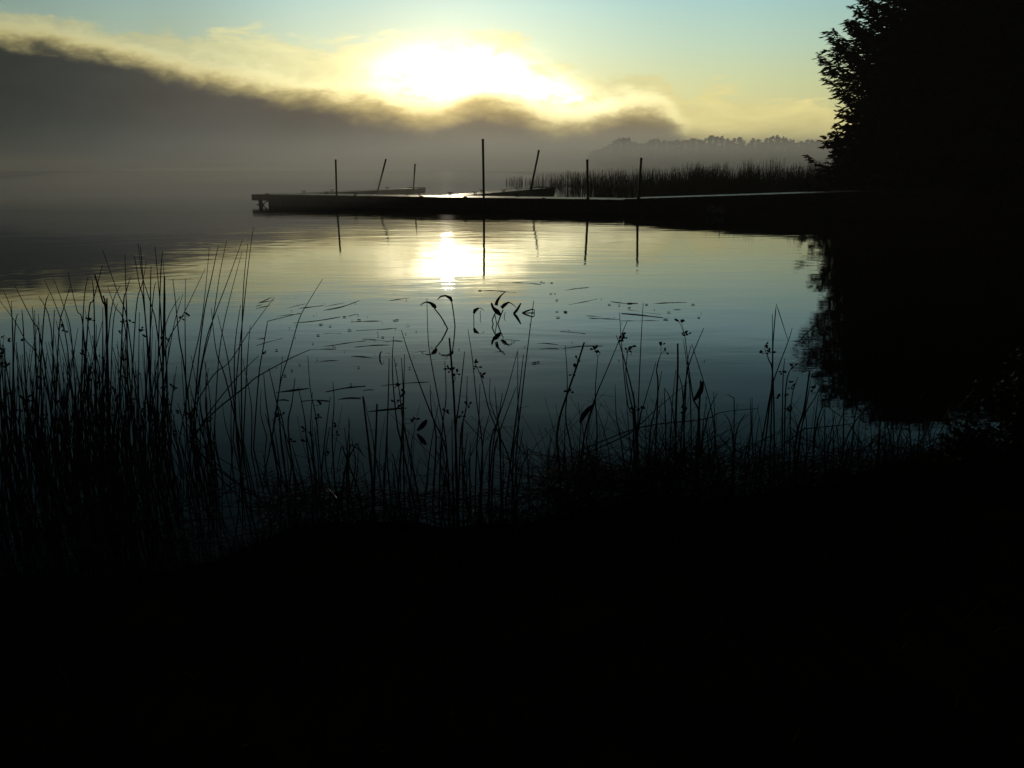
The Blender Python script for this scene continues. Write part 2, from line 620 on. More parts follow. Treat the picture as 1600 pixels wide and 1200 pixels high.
def cleat(parent, p, ax, size=0.14):
    """cleat with two legs and a pair of upturned horns"""
    m = MB()
    ax = Vector(ax).normalized()
    p = Vector(p)
    m.box(p + Vector((0, 0, 0.008)), size * 0.55, 0.035, 0.008, u=ax)
    for k in (-1, 1):
        m.tube([p + ax * k * size * 0.28 + Vector((0, 0, 0.01)), p + ax * k * size * 0.22 + Vector((0, 0, 0.09))], 0.018, 0.016, 6)
    pts = [p + ax * size * k + Vector((0, 0, 0.085 + 0.05 * abs(k) ** 2)) for k in (-1, -0.6, -0.25, 0.25, 0.6, 1)]
    m.tube(pts, 0, n=6, rfun=lambda f: 0.010 + 0.014 * (1 - abs(2 * f - 1)))
    return m.build('cleat', M_STEEL, parent)


def planks(m, start, du, dw, length, width, z0, z1, gap=0.012, pw=0.14, thick=0.035, seed=1):
    """cross planks laid along du"""
    rnd = random.Random(seed)
    n = int(length / (pw + gap))
    for i in range(n):
        c_ = (i + 0.5) * (pw + gap)
        z = z0 + (z1 - z0) * c_ / length - thick / 2 + rnd.uniform(-0.004, 0.004)
        p = start + du * c_ + dw * (width / 2 + rnd.uniform(-0.008, 0.008))
        m.box((p.x, p.y, z), pw / 2, width / 2, thick / 2, u=du, w_=dw)
    return m


# main dock: floating, level
ZD = 0.53
LM = 19.6
dock = thing('main_dock', dk(0, 0), 'long low wooden dock on floats reaching left across the misty water', 'dock')
planks(MB(), dk(0, 0), U, W, LM, WID, ZD, ZD, seed=3).build('deck', M_DECK, dock)
for t in (-0.024, WID + 0.024):
    m = MB()
    s0 = 0.0
    while s0 < LM - 0.1:
        L = min(3.6, LM - s0)
        p = dk(s0 + L / 2, t, ZD - 0.165)
        m.box(p, L / 2 - 0.006, 0.022, 0.145, u=U, w_=W)
        s0 += L
    m.build('side_board', M_WOOD, dock)
m = MB()
m.box(dk(-0.024, WID / 2, ZD - 0.165), 0.02, WID / 2, 0.145, u=U, w_=W)
m.build('end_board', M_WOOD, dock)
m = MB()
for t in (-0.062, ):
    s0 = 0.25
    while s0 < LM - 0.3:
        m.box(dk(s0 + 0.9, t, ZD - 0.075), 0.85, 0.014, 0.03, u=U, w_=W)
        s0 += 1.9
m.build('rub_rail', M_WOOD, dock)
s0 = 1.0
k = 0
while s0 < LM - 0.6:
    m = MB()
    c_ = dk(s0 + 0.85, WID / 2 - 0.0, 0.08)
    m.box(c_, 0.86, WID / 2 - 0.03, 0.15, u=U, w_=W)
    for i in range(5):
        m.box(dk(s0 + 0.17 + i * 0.34, -0.006 + 0.02, 0.08), 0.05, 0.016, 0.14, u=U, w_=W)
    m.build('float', M_FLOAT, dock)
    s0 += 1.745
    k += 1
for s_, t in ((0.42, 0.12), (0.42, WID - 0.15)):
    m = MB()
    m.box(dk(s_, t, 0.0), 0.09, 0.05, 0.29, u=U, w_=W)
    m.box(dk(s_ - 0.02, t, -0.02), 0.2, 0.07, 0.05, u=U, w_=W)
    m.build('leg', M_STEEL, dock)
m = MB()
m.tube([dk(0.50, 0.12, 0.02), dk(0.95, 0.12, 0.24)], 0.028, n=6)
m.build('brace', M_STEEL, dock)
for s_, t in ((3.0, WID - 0.15), (6.2, 0.15), (8.6, WID - 0.2), (13.8, WID - 0.15)):
    cleat(dock, dk(s_, t, ZD), U)
for s_, h_ in ((0.9, 0.05), (9.9, 0.04), (12.2, 0.05), (16.0, 0.035)):
    m = MB()
    m.box(dk(s_, 0.10, ZD + h_ / 2), 0.07, 0.05, h_ / 2, u=U, w_=W)
    m.build('bracket', M_STEEL, dock)

# gangway rising to the shore
gw0, gw1 = dk(LM + 0.05, 0.12), dk(LM + 16.5, 0.12)
z0, z1 = ZD + 0.03, 1.28
LG = (gw1 - gw0).length
gang = thing('gangway', gw0, 'dark boardwalk ramp climbing from the dock to the wooded shore', 'boardwalk')
planks(MB(), gw0, U, W, LG, 3.2, z0, z1, seed=9).build('deck', M_DECK, gang)


def rampz(s_):
    return z0 + (z1 - z0) * s_ / LG


def sloped(m, sA, sB, t0, t1, lo, hi):
    """sloping beam following the ramp between heights lo..hi relative to the deck"""
    k_ = len(m.v)
    for s_ in (sA, sB):
        for t in (t0, t1):
            for h_ in (lo, hi):
                p = gw0 + U * s_ + W * t
                m.v.append(Vector((p.x, p.y, rampz(s_) + h_)))
    for q in ((0, 1, 3, 2), (4, 6, 7, 5), (0, 4, 5, 1), (2, 3, 7, 6), (0, 2, 6, 4), (1, 5, 7, 3)):
        m.f.append([k_ + i for i in q])


for t0, t1 in ((-0.05, -0.004), (3.204, 3.25)):
    m = MB()
    a = 0.0
    while a < LG - 0.1:
        b = min(a + 3.9, LG)
        sloped(m, a + 0.004, b - 0.004, t0, t1, -0.36, -0.01)
        a = b
    m.build('side_board', M_WOOD, gang)
for t0, t1 in ((3.06, 3.16),):
    m = MB()
    a = 0.0
    while a < LG - 0.1:
        b = min(a + 3.2, LG)
        sloped(m, a + 0.05, b - 0.05, t0, t1, 0.03, 0.085)
        for q in (a + 0.4, (a + b) / 2, b - 0.4):
            sloped(m, q - 0.06, q + 0.06, t0, t1, 0.002, 0.028)
        a = b
    m.build('kerb_rail', M_WOOD, gang)
# skirt of closely set planks and cribbing under the ramp, down to the water
m = MB()
rnd = random.Random(4)
a = 0.3
while a < LG - 0.3:
    p = gw0 + U * a + W * 0.03
    top = rampz(a) - 0.36
    m.box((p.x, p.y, (top - 0.4) / 2), 0.085, 0.02, (top + 0.4) / 2, u=U, w_=W)
    a += 0.178
m.build('skirt', M_WOOD, gang)
a = 1.0
while a < LG:
    for t in (0.22, 2.98):
        p = gw0 + U * a + W * t
        MB().tube([(p.x, p.y, -0.9), (p.x, p.y, rampz(a) - 0.04)], 0.09, n=8).build('leg', M_WOOD, gang)
    a += 2.9

# painted registration on a plank added clear of the overhang's shade: hand brushed characters
GL = {
    'F': [[(0, 0), (0, 1)], [(0, 1), (.55, .96)], [(0, .55), (.45, .53)]],
    '2': [[(0, .78), (.2, 1), (.5, .9), (.5, .65), (.1, .1), (0, 0), (.55, .04)]],
    'o': [[(.25, .5), (.02, .35), (.05, .1), (.3, 0), (.5, .2), (.45, .42), (.25, .5)], [(.1, .72), (.14, .78)], [(.36, .72), (.4, .78)]],
    '4': [[(.35, 1), (0, .38), (.6, .36)], [(.42, .62), (.4, 0)]],
    'k': [[(0, 1), (.02, 0)], [(.45, .62), (.05, .3)], [(.12, .34), (.5, 0)]],
}
mark = MB()
plate = MB()
g = ray(1106, 334)
# position along the ramp: find s where px = 1106
best = min(frange(0, 12, 241), key=lambda q: abs((gw0 + U * q).x / (gw0 + U * q).y - g[0]))
cx = best
pc = gw0 + U * (best + 0.34) + W * (-0.060)
plate.box((pc.x, pc.y, 0.20), 0.50, 0.010, 0.19, u=U, w_=W)
for q_ in (-0.38, 0.38):
    ph = gw0 + U * (best + 0.34 + q_) + W * (-0.060)
    plate.box((ph.x, ph.y, 0.47), 0.03, 0.008, 0.079, u=U, w_=W)
plate.build('added_number_board', M_WOOD, gang)
for ch in 'F2o4k':
    for st in GL[ch]:
        pts = []
        for (x, y) in st:
            p = gw0 + U * (cx + x * 0.16) + W * (-0.072)
            pts.append(Vector((p.x, p.y, 0.07 + y * 0.27)))
        for i in range(len(pts) - 1):
            a_, b_ = pts[i], pts[i + 1]
            dd = (b_ - a_)
            n_ = W.cross(dd).normalized() * 0.023
            ov = dd.normalized() * 0.008
            k_ = len(mark.v)
            off = W * (-0.0004 * len(mark.f) / 4)
            mark.v += [a_ - n_ - ov + off, b_ - n_ + ov + off, b_ + n_ + ov + off, a_ + n_ - ov + off]
            mark.f.append([k_, k_ + 1, k_ + 2, k_ + 3])
    cx += 0.135
mark.build('painted_number', M_PAINT, gang)


def finger(s_right, wid, length, zend, label, seed, thick):
    """finger dock pointing away from the main dock"""
    a0 = dk(s_right - wid, WID + 0.06)
    t = thing('finger_dock', a0, label, 'dock')
    zr = ZD
    planks(MB(), a0, W, U, length, wid, zr, zend, seed=seed).build('deck', M_DECK, t)
    def zz(q):
        return zr + (zend - zr) * q / length
    def beam(m, qa, qb, u0, u1, lo, hi, lo2=None, hi2=None):
        k_ = len(m.v)
        for q, l_, h_ in ((qa, lo, hi), (qb, lo if lo2 is None else lo2, hi if hi2 is None else hi2)):
            for uu in (u0, u1):
                for z in (l_, h_):
                    p = a0 + W * q + U * uu
                    m.v.append(Vector((p.x, p.y, zz(q) + z)))
        for qd in ((0, 1, 3, 2), (4, 6, 7, 5), (0, 4, 5, 1), (2, 3, 7, 6), (0, 2, 6, 4), (1, 5, 7, 3)):
            m.f.append([k_ + i for i in qd])
    for u0, u1 in ((-0.05, -0.004), (wid + 0.004, wid + 0.05)):
        m = MB()
        q = 0.0
        while q < length - 0.1:
            q2 = min(q + 3.0, length)
            beam(m, q + 0.004, q2 - 0.004, u0, u1, -thick * (0.55 + 0.45 * q / length), 0.006, -thick * (0.55 + 0.45 * q2 / length), 0.006)
            q = q2
        m.build('side_board', M_WOOD, t)
    m = MB()
    beam(m, length + 0.004, length + 0.07, -0.07, wid + 0.07, -thick * 0.72, 0.05)
    m.build('end_board', M_WOOD, t)
    q = 1.2
    while q < length - 0.6:
        m = MB()
        beam(m, q, q + 1.2, 0.08, wid - 0.08, -0.62, -0.2)
        m.build('float', M_FLOAT, t)
        q += 2.5
    m = MB()
    beam(m, length - 0.75, length - 0.1, wid - 0.3, wid + 0.055, -thick * 1.12, -thick - 0.005)
    m.build('bracket', M_STEEL, t)
    return t, a0, zz


f1, a1, zz1 = finger(2.05, 1.2, 11.2, 0.60, 'narrow finger dock with two tilted poles behind the left end of the main dock', 21, 0.34)
for q, u_ in ((0.5, 0.15), (3.0, 0.12), (8.6, 0.12)):
    p = a1 + W * q + U * u_
    cleat(f1, (p.x, p.y, zz1(q) + 0.004), W.lerp(U, 0.75).normalized(), 0.15)
f2, a2, zz2 = finger(10.9, 1.3, 11.4, 0.70, 'finger dock with deep dark side board and cleats behind the tallest pole', 22, 0.52)
for q, u_ in ((0.8, 0.12), (4.3, 0.10), (8.8, 0.10), (1.5, 1.15), (4.8, 1.15), (9.9, 1.15)):
    p = a2 + W * q + U * u_
    cleat(f2, (p.x, p.y, zz2(q) + 0.004), U, 0.17)


# dock poles
def pole(name, top, foot, r, label):
    """steel pipe from the lake bed up through its bracket"""
    top, foot = Vector(top), Vector(foot)
    d = (foot - top).normalized()
    low = top + d * ((top.z + 0.9) / -d.z)
    t = thing(name, foot, label, 'pole', 'mooring poles standing along the docks')
    m = MB()
    m.tube([low, foot, top], r, n=10)
    m.build('pipe', M_STEEL, t, smooth=False)
    m = MB()
    m.tube([top + d * 0.03, top - d * 0.02], r * 1.18, n=10)
    m.build('cap', M_STEEL, t)
    m = MB()
    f = foot
    m.tube([f + d * 0.06, f - d * 0.06], r * 1.55, n=10)
    m.build('collar', M_STEEL, t)
    return t


def side_y(px, off=0.0):
    """depth of the main dock's near edge at column px"""
    a = ray(px, 300)[0]
    o = dk(0, off)
    # o + U s : x = a y
    s_ = (a * o.y - o.x) / (U.x - a * U.y)
    return o.y + U.y * s_


y = side_y(525, -0.09)
pole('dock_pole', P(524.5, 250, y), P(526, 307, y), 0.042, 'upright pole nearest the left tip of the main dock')
y = side_y(755, -0.10)
pole('dock_pole', P(754.5, 218, y), P(756, 312, y), 0.052, 'tallest upright pole, standing at the middle of the main dock')
y = side_y(918, -0.09)
pole('dock_pole', P(917.5, 250, y), P(918.5, 312, y), 0.050, 'upright pole in front of the cattails, right of the tallest pole')
y = side_y(999, -0.09)
pole('dock_pole', P(1002, 247.5, y), P(997.5, 311, y), 0.048, 'slightly tilted pole in front of the far reeds, rightmost of all')
pA = a1 + W * 5.2 + U * 1.32
yA = pA.y
pole('dock_pole', P(603, 249, yA), P(590, 299, yA), 0.048, 'strongly tilted pole halfway along the left finger dock')
yB = (a1 + W * 9.4 + U * 1.32).y
pole('dock_pole', P(648.5, 256.5, yB), P(646, 295, yB), 0.046, 'shortest, nearly upright pole near the tip of the left finger dock')
yC = (a2 + W * 8.8 + U * 1.42).y
pole('dock_pole', P(842, 235, yC), P(830, 294, yC), 0.056, 'tilted pole leaning right near the tip of the right finger dock')


# ------------------------------------------------------------------ far treeline
def far_tree(seed, h, kind):
    rnd = random.Random(seed)
    t = thing('distant_tree', (0, 0, 0), 'x', 'tree')
    MB().tube([(0, 0, -0.5), (rnd.uniform(-.1, .1), 0, h * 0.92)], 0.22, 0.04, 6).build('trunk', M_BARK, t)
    m = MB()
    n = 300
    for i in range(n):
        f = rnd.random() ** 0.8
        z = h * (0.12 + 0.88 * f)
        if kind == 0:      # spire
            R = h * 0.20 * (1 - f) + 0.12
        else:              # rounded broadleaf
            R = h * 0.30 * math.sqrt(max(0.02, 1 - (2 * f - 0.95) ** 2)) * (0.7 + 0.5 * noise.noise(Vector((f * 5, seed, 0))))
        th = rnd.uniform(0, 6.283)
        r = R * math.sqrt(rnd.random())
        p = Vector((r * math.cos(th), r * math.sin(th), z))
        d = Vector((math.cos(th), math.sin(th), rnd.uniform(-0.4, 0.5)))
        m.leaf(p, d, rnd.uniform(0.5, 1.1), rnd.uniform(0.35, 0.8), Vector((rnd.uniform(-1, 1), rnd.uniform(-1, 1), rnd.uniform(-.6, 1))))
    m.build('crown', M_NEEDLE, t)
    return t


protos = [far_tree(11, 9, 0), far_tree(12, 8, 1), far_tree(13, 8.5, 0), far_tree(14, 7, 1)]
used = [False] * 4
rnd = random.Random(77)
# skyline heights read along the photograph (column, row of the tree tops)
sky_pts = [(900, 243), (935, 230), (962, 219), (970, 216), (985, 219), (1010, 222), (1035, 220), (1060, 219), (1085, 219), (1110, 216), (1140, 216),
           (1165, 220), (1190, 222), (1205, 217), (1230, 217), (1260, 222), (1300, 220), (1380, 218), (1500, 218)]
gl = {0: 'far spruce on the misty shoreline, pointed top just above the fog', 1: 'far leafy tree on the misty shoreline, rounded top above the fog',
      2: 'far slim spruce on the misty shoreline between rounded trees', 3: 'far low bushy tree on the misty shoreline, half sunk in fog'}
x = 930.0
while x < 1400:
    py = np.interp(x, [a for a, _ in sky_pts], [b for _, b in sky_pts]) + rnd.uniform(-3.0, 5.5)
    Y = rnd.uniform(222, 244)
    top = P(x, py, Y)
    k = rnd.choice([0, 1, 1, 2, 3, 3])
    base_h = (9, 8, 8.5, 7)[k]
    zg = ground_z(top.x, Y)
    sc_ = (top.z - zg) / base_h
    if not used[k]:
        t = protos[k]
        used[k] = True
        t.location = (top.x, Y, zg)
        t.rotation_euler = (0, 0, rnd.uniform(0, 6))
    else:
        t = copy_tree(protos[k], (top.x, Y, zg), rnd.uniform(0, 6))
    t.scale = (sc_ * rnd.uniform(0.7, 1.25),) * 2 + (sc_,)
    t['label'] = gl[k]
    t['group'] = 'trees of the distant treeline above the fog, %s' % ('spruces', 'leafy trees', 'slim spruces', 'bushy trees')[k]
    x += rnd.uniform(6.0, 11.0)


# ------------------------------------------------------------------ trees on the right shore
def conifer(name, loc, h, prof, seed, label, nbr=150, dens=1.0, spray=0.30, lean=0.0, slim=1.0, group=None, cat='tree', mat_=None, rise=0.1):
    """trunk, limbs and needle sprays; prof(f) is the crown radius at height fraction f"""
    rnd = random.Random(seed)
    loc = Vector(loc)
    t = thing(name, loc, label, cat, group)
    tr = MB()
    tp = [loc + Vector((lean * f * f * h, 0, f * h - 0.4 * (f == 0))) + Vector((0.05 * math.sin(7 * f + seed), 0.05 * math.cos(5 * f), 0)) for f in frange(0, 1, 9)]
    tr.tube(tp, h * 0.020 + 0.05, 0.02, 8)
    cr = MB()
    lim = MB()
    for i in range(nbr):
        f = 0.06 + 0.94 * (i + rnd.random()) / nbr
        zf = f * h
        base = loc + Vector((lean * f * f * h, 0, zf))
        th = i * 2.39996 + rnd.uniform(-0.3, 0.3)
        dirh = Vector((math.cos(th), math.sin(th), 0))
        R = prof(f, th) * rnd.uniform(0.80, 1.04)
        if R < 0.15:
            continue
        up = rise + 0.35 * (f - 0.4) + rnd.uniform(-0.08, 0.1)
        def bp(q):
            return base + dirh * R * q + Vector((0, 0, R * (up * q - 0.10 * math.sin(q * 3.0) + 0.12 * q * q)))
        lim.tube([bp(q) for q in (0, 0.35, 0.7, 1.0)], 0.012 + 0.012 * R, 0.005, 4, cap=False)
        ns = max(5, int(R * 11 * dens))
        side = Vector((-dirh.y, dirh.x, 0))
        for j in range(ns):
            q = 0.15 + 0.87 * (j + rnd.random()) / ns
            p0 = bp(q)
            sgn = rnd.choice((-1, 1))
            tl = (0.30 + 0.26 * R * (1.10 - q)) * rnd.uniform(0.3, 1.0)
            td = (dirh * rnd.uniform(0.4, 0.9) + side * sgn * rnd.uniform(0.4, 1.0) + Vector((0, 0, rnd.uniform(-0.5, 0.35)))).normalized()
            p1 = p0 + td * tl
            nl_ = 4 if slim == 1.0 else 6
            for c_ in range(nl_):
                e = (c_ + 1) / nl_
                pp = p0.lerp(p1, e)
                dd = (td + dirh * 0.4 + Vector((rnd.uniform(-.6, .6), rnd.uniform(-.6, .6), rnd.uniform(-.35, .45)))).normalized()
                cr.leaf(pp - dd * 0.04, dd, spray * rnd.uniform(0.55, 1.05), spray * slim * rnd.uniform(0.26, 0.46),
                        Vector((rnd.uniform(-.8, .8), rnd.uniform(-.8, .8), rnd.uniform(0.1, 1))))
    tr.build('trunk', M_BARK, t)
    lim.build('limbs', M_BARK, t)
    cr.build('crown', mat_ or M_NEEDLE, t)
    return t


def shore_pos(x, y):
    return (x, y, ground_z(x, y) - 0.05)


def pine_prof(rmax, lo, seed):
    def f_(f, th):
        r = rmax * min(1.0, (f - lo) / 0.10) * (1.0 - max(0, f - 0.62) / 0.42) ** 0.7 if f > lo else 0
        return max(0, r) * (0.9 + 0.28 * noise.noise(Vector((f * 9, math.cos(th) * 1.5, seed + math.sin(th) * 1.5))))
    return f_


G_SH = 'black trees crowding the right shore behind the boardwalk'
PX, PR = (0.0, 0.08, 0.14, 0.28, 0.37, 0.44, 0.53, 0.64, 0.76, 0.85, 0.93, 1.0), (0.0, 2.0, 3.3, 3.9, 4.1, 4.6, 5.0, 4.6, 3.6, 2.7, 1.5, 0.2)
conifer('pine_tree', shore_pos(17.7, 36.2), 9.1, lambda f, th: float(np.interp(f, PX, PR)) * (0.97 + 0.16 * noise.noise(Vector((f * 9, math.cos(th) * 1.5, 1 + math.sin(th) * 1.5)))), 101, 'tall dark pine with layered branches, its open left edge against the bright sky', nbr=430, dens=1.55, spray=0.30, slim=0.62, rise=0.16, group=G_SH)
conifer('cedar_tree', shore_pos(15.2, 34.6), 4.6, lambda f, th: 3.6 * (1 - f) ** 0.45 * min(1, 0.6 + f * 3) * (0.9 + 0.3 * noise.noise(Vector((f * 7, th, 4)))), 102,
        'small bushy cedar at the foot of the tall pine, leftmost at the shore', nbr=190, dens=1.6, spray=0.28, group=G_SH)
spec = [(21.8, 34.6, 8.5, 4.4, 'broad black pine just right of the tall open-edged pine'),
        (21.0, 41.0, 9.6, 4.6, 'dark pine standing behind the tall open-edged pine'),
        (26.2, 36.0, 8.7, 4.6, 'black pine behind the boardwalk near the right edge of the view'),
        (26.0, 43.0, 9.9, 4.8, 'dark pine in the second row, right of the first pair'),
        (23.8, 30.5, 7.0, 3.6, 'lower black pine behind the shore end of the boardwalk'),
        (30.5, 41.0, 9.4, 4.8, 'rearmost dark pine at the right edge')]
for i, (x, y, h, r, lb) in enumerate(spec):
    conifer('pine_tree', shore_pos(x, y), h, pine_prof(r, 0.05, i + 5), 110 + i, lb, nbr=150, dens=0.9, spray=0.46, group=G_SH)
# understorey shrubs closing the gaps under the pines
shr = [(15.6, 37.5, 2.2, 2.0), (18.2, 33.0, 2.4, 2.2), (17.3, 29.8, 2.6, 2.0), (20.5, 29.5, 3.0, 2.4), (17.0, 25.0, 2.2, 1.7), (18.5, 21.5, 2.0, 2.0),
       (23.5, 26.5, 3.0, 2.6), (22.0, 37.0, 3.4, 2.6), (26.5, 34.0, 3.6, 2.8), (17.5, 17.0, 1.5, 1.8), (19.5, 40.5, 2.6, 2.2)]
lbs = ['low dark shrub at the waterline behind the cedar', 'dark shrub between the cedar and the broad pine', 'low shrub beside the boardwalk under the pines',
       'dense dark shrub under the broad pine', 'low shrub at the water below the lower pine', 'spreading dark shrub on the right bank',
       'dark shrub filling the gap before the right edge pines', 'tall shrub between the rear pines', 'large shrub under the rearmost pine',
       'low shrub on the right bank closest to the viewer', 'dark shrub at the foot of the pine behind']
for i, ((x, y, h, r), lb) in enumerate(zip(shr, lbs)):
    conifer('shrub', shore_pos(x, y), h, lambda f, th, r=r: r * math.sqrt(max(0.02, 1 - f ** 2.2)), 140 + i, lb, nbr=70, dens=0.8, spray=0.36,
            group='shrubs under the pines of the right shore', cat='shrub', mat_=M_LEAF, rise=0.35)

# pale notice board under the trees
p = P(1371, 271, 33.5)
t = thing('notice_board', (p.x, p.y, ground_z(p.x, p.y)), 'small pale notice board on a post under the black trees', 'sign')
zt = p.z
MB().tube([(p.x, p.y + 0.02, ground_z(p.x, p.y) - 0.3), (p.x, p.y + 0.02, zt + 0.1)], 0.045, n=6).build('post', M_WOOD, t)
MB().box((p.x, p.y - 0.045, zt), 0.20, 0.012, 0.08, u=(1, 0, 0)).build('board', M_SIGN, t)


# ------------------------------------------------------------------ far reeds behind the dock
def blade(m, base, tip, wd, rnd):
    """slim three-sided reed"""
    mid = base.lerp(tip, 0.55) + Vector((rnd.uniform(-.05, .05), rnd.uniform(-.05, .05), 0))
    m.tube([base, mid, tip], wd, wd * 0.25, 3, cap=False)


rnd = random.Random(5)


def reed_bed(name, label, rows, seed, wd):
    m = MB()
    rnd = random.Random(seed)
    for (x0, x1, Y0, Y1, top0, top1, n) in rows:
        for i in range(n):
            f = rnd.random()
            px = x0 + (x1 - x0) * f
            Y = rnd.uniform(Y0, Y1)
            a = ray(px, 280)[0]
            ty = top0 + (top1 - top0) * f
            clump = noise.noise(Vector((px * 0.05, Y * 0.1, seed)))
            z = P(px, ty, Y).z * (0.84 + 0.42 * clump + rnd.uniform(-0.38, 0.20) * (1 if rnd.random() < 0.9 else 1.6))
            if z < 0.25:
                continue
            b = Vector((a * Y, Y, -0.1))
            blade(m, b, b + Vector((rnd.gauss(0, 0.10) * z, rnd.gauss(0, 0.1) * z, z + 0.1)), wd, rnd)
    o = m.build(name, M_RUSH)
    return tag(o, label, kind='stuff')


reed_bed('far_reeds', 'thin band of misty reeds far out behind the cattails',
         [(790, 860, 108, 118, 277, 270, 170), (860, 1000, 92, 112, 270, 264, 700), (900, 1100, 84, 100, 268, 260, 600)], 31, 0.028)
reed_bed('reed_bed', 'dense dark reeds standing in the water behind the dock',
         [(1000, 1130, 62, 80, 266, 258, 1100), (930, 1060, 56, 66, 290, 280, 650), (1080, 1320, 55, 72, 258, 253, 2600), (1040, 1300, 46, 56, 276, 262, 1600),
          (880, 960, 58, 64, 296, 288, 140), (1120, 1420, 42, 52, 268, 262, 1500)], 32, 0.017)

# cattails in the water behind the dock, each one on its own
rnd = random.Random(8)
ctl = [(873, 293), (887, 291), (893, 289), (899, 292), (905, 287), (911, 290), (924, 288), (929, 292), (934, 290), (943, 289), (950, 287), (956, 289), (963, 284),
       (971, 286), (979, 283), (986, 286), (993, 284), (1010, 282), (1017, 284), (1026, 281)]
for i, (px, py) in enumerate(ctl):
    Y = rnd.uniform(53, 60)
    tip = P(px, py - 2.5, Y)
    head = P(px, py, Y)
    b = Vector((head.x + rnd.uniform(-.05, .05), Y, -0.1))
    t = thing('cattail', (b.x, b.y, 0), 'dark cattail with a thick brown head, in the loose row behind the dock', 'cattail', 'cattails in the loose row behind the dock')
    MB().tube([b, head, tip], 0.014, 0.006, 4).build('stem', M_RUSH, t)
    MB().blob((head.x, Y, head.z - 0.03), 0.045, 3.0, 6, 5).build('seed_head', M_SEED, t)
    m = MB()
    for k in range(3):
        dxx = rnd.uniform(-0.25, 0.25)
        blade(m, b, Vector((b.x + dxx, Y, max(0.4, head.z * rnd.uniform(0.6, 1.0)))), 0.016, rnd)
    m.build('leaf_blades', M_RUSH, t)

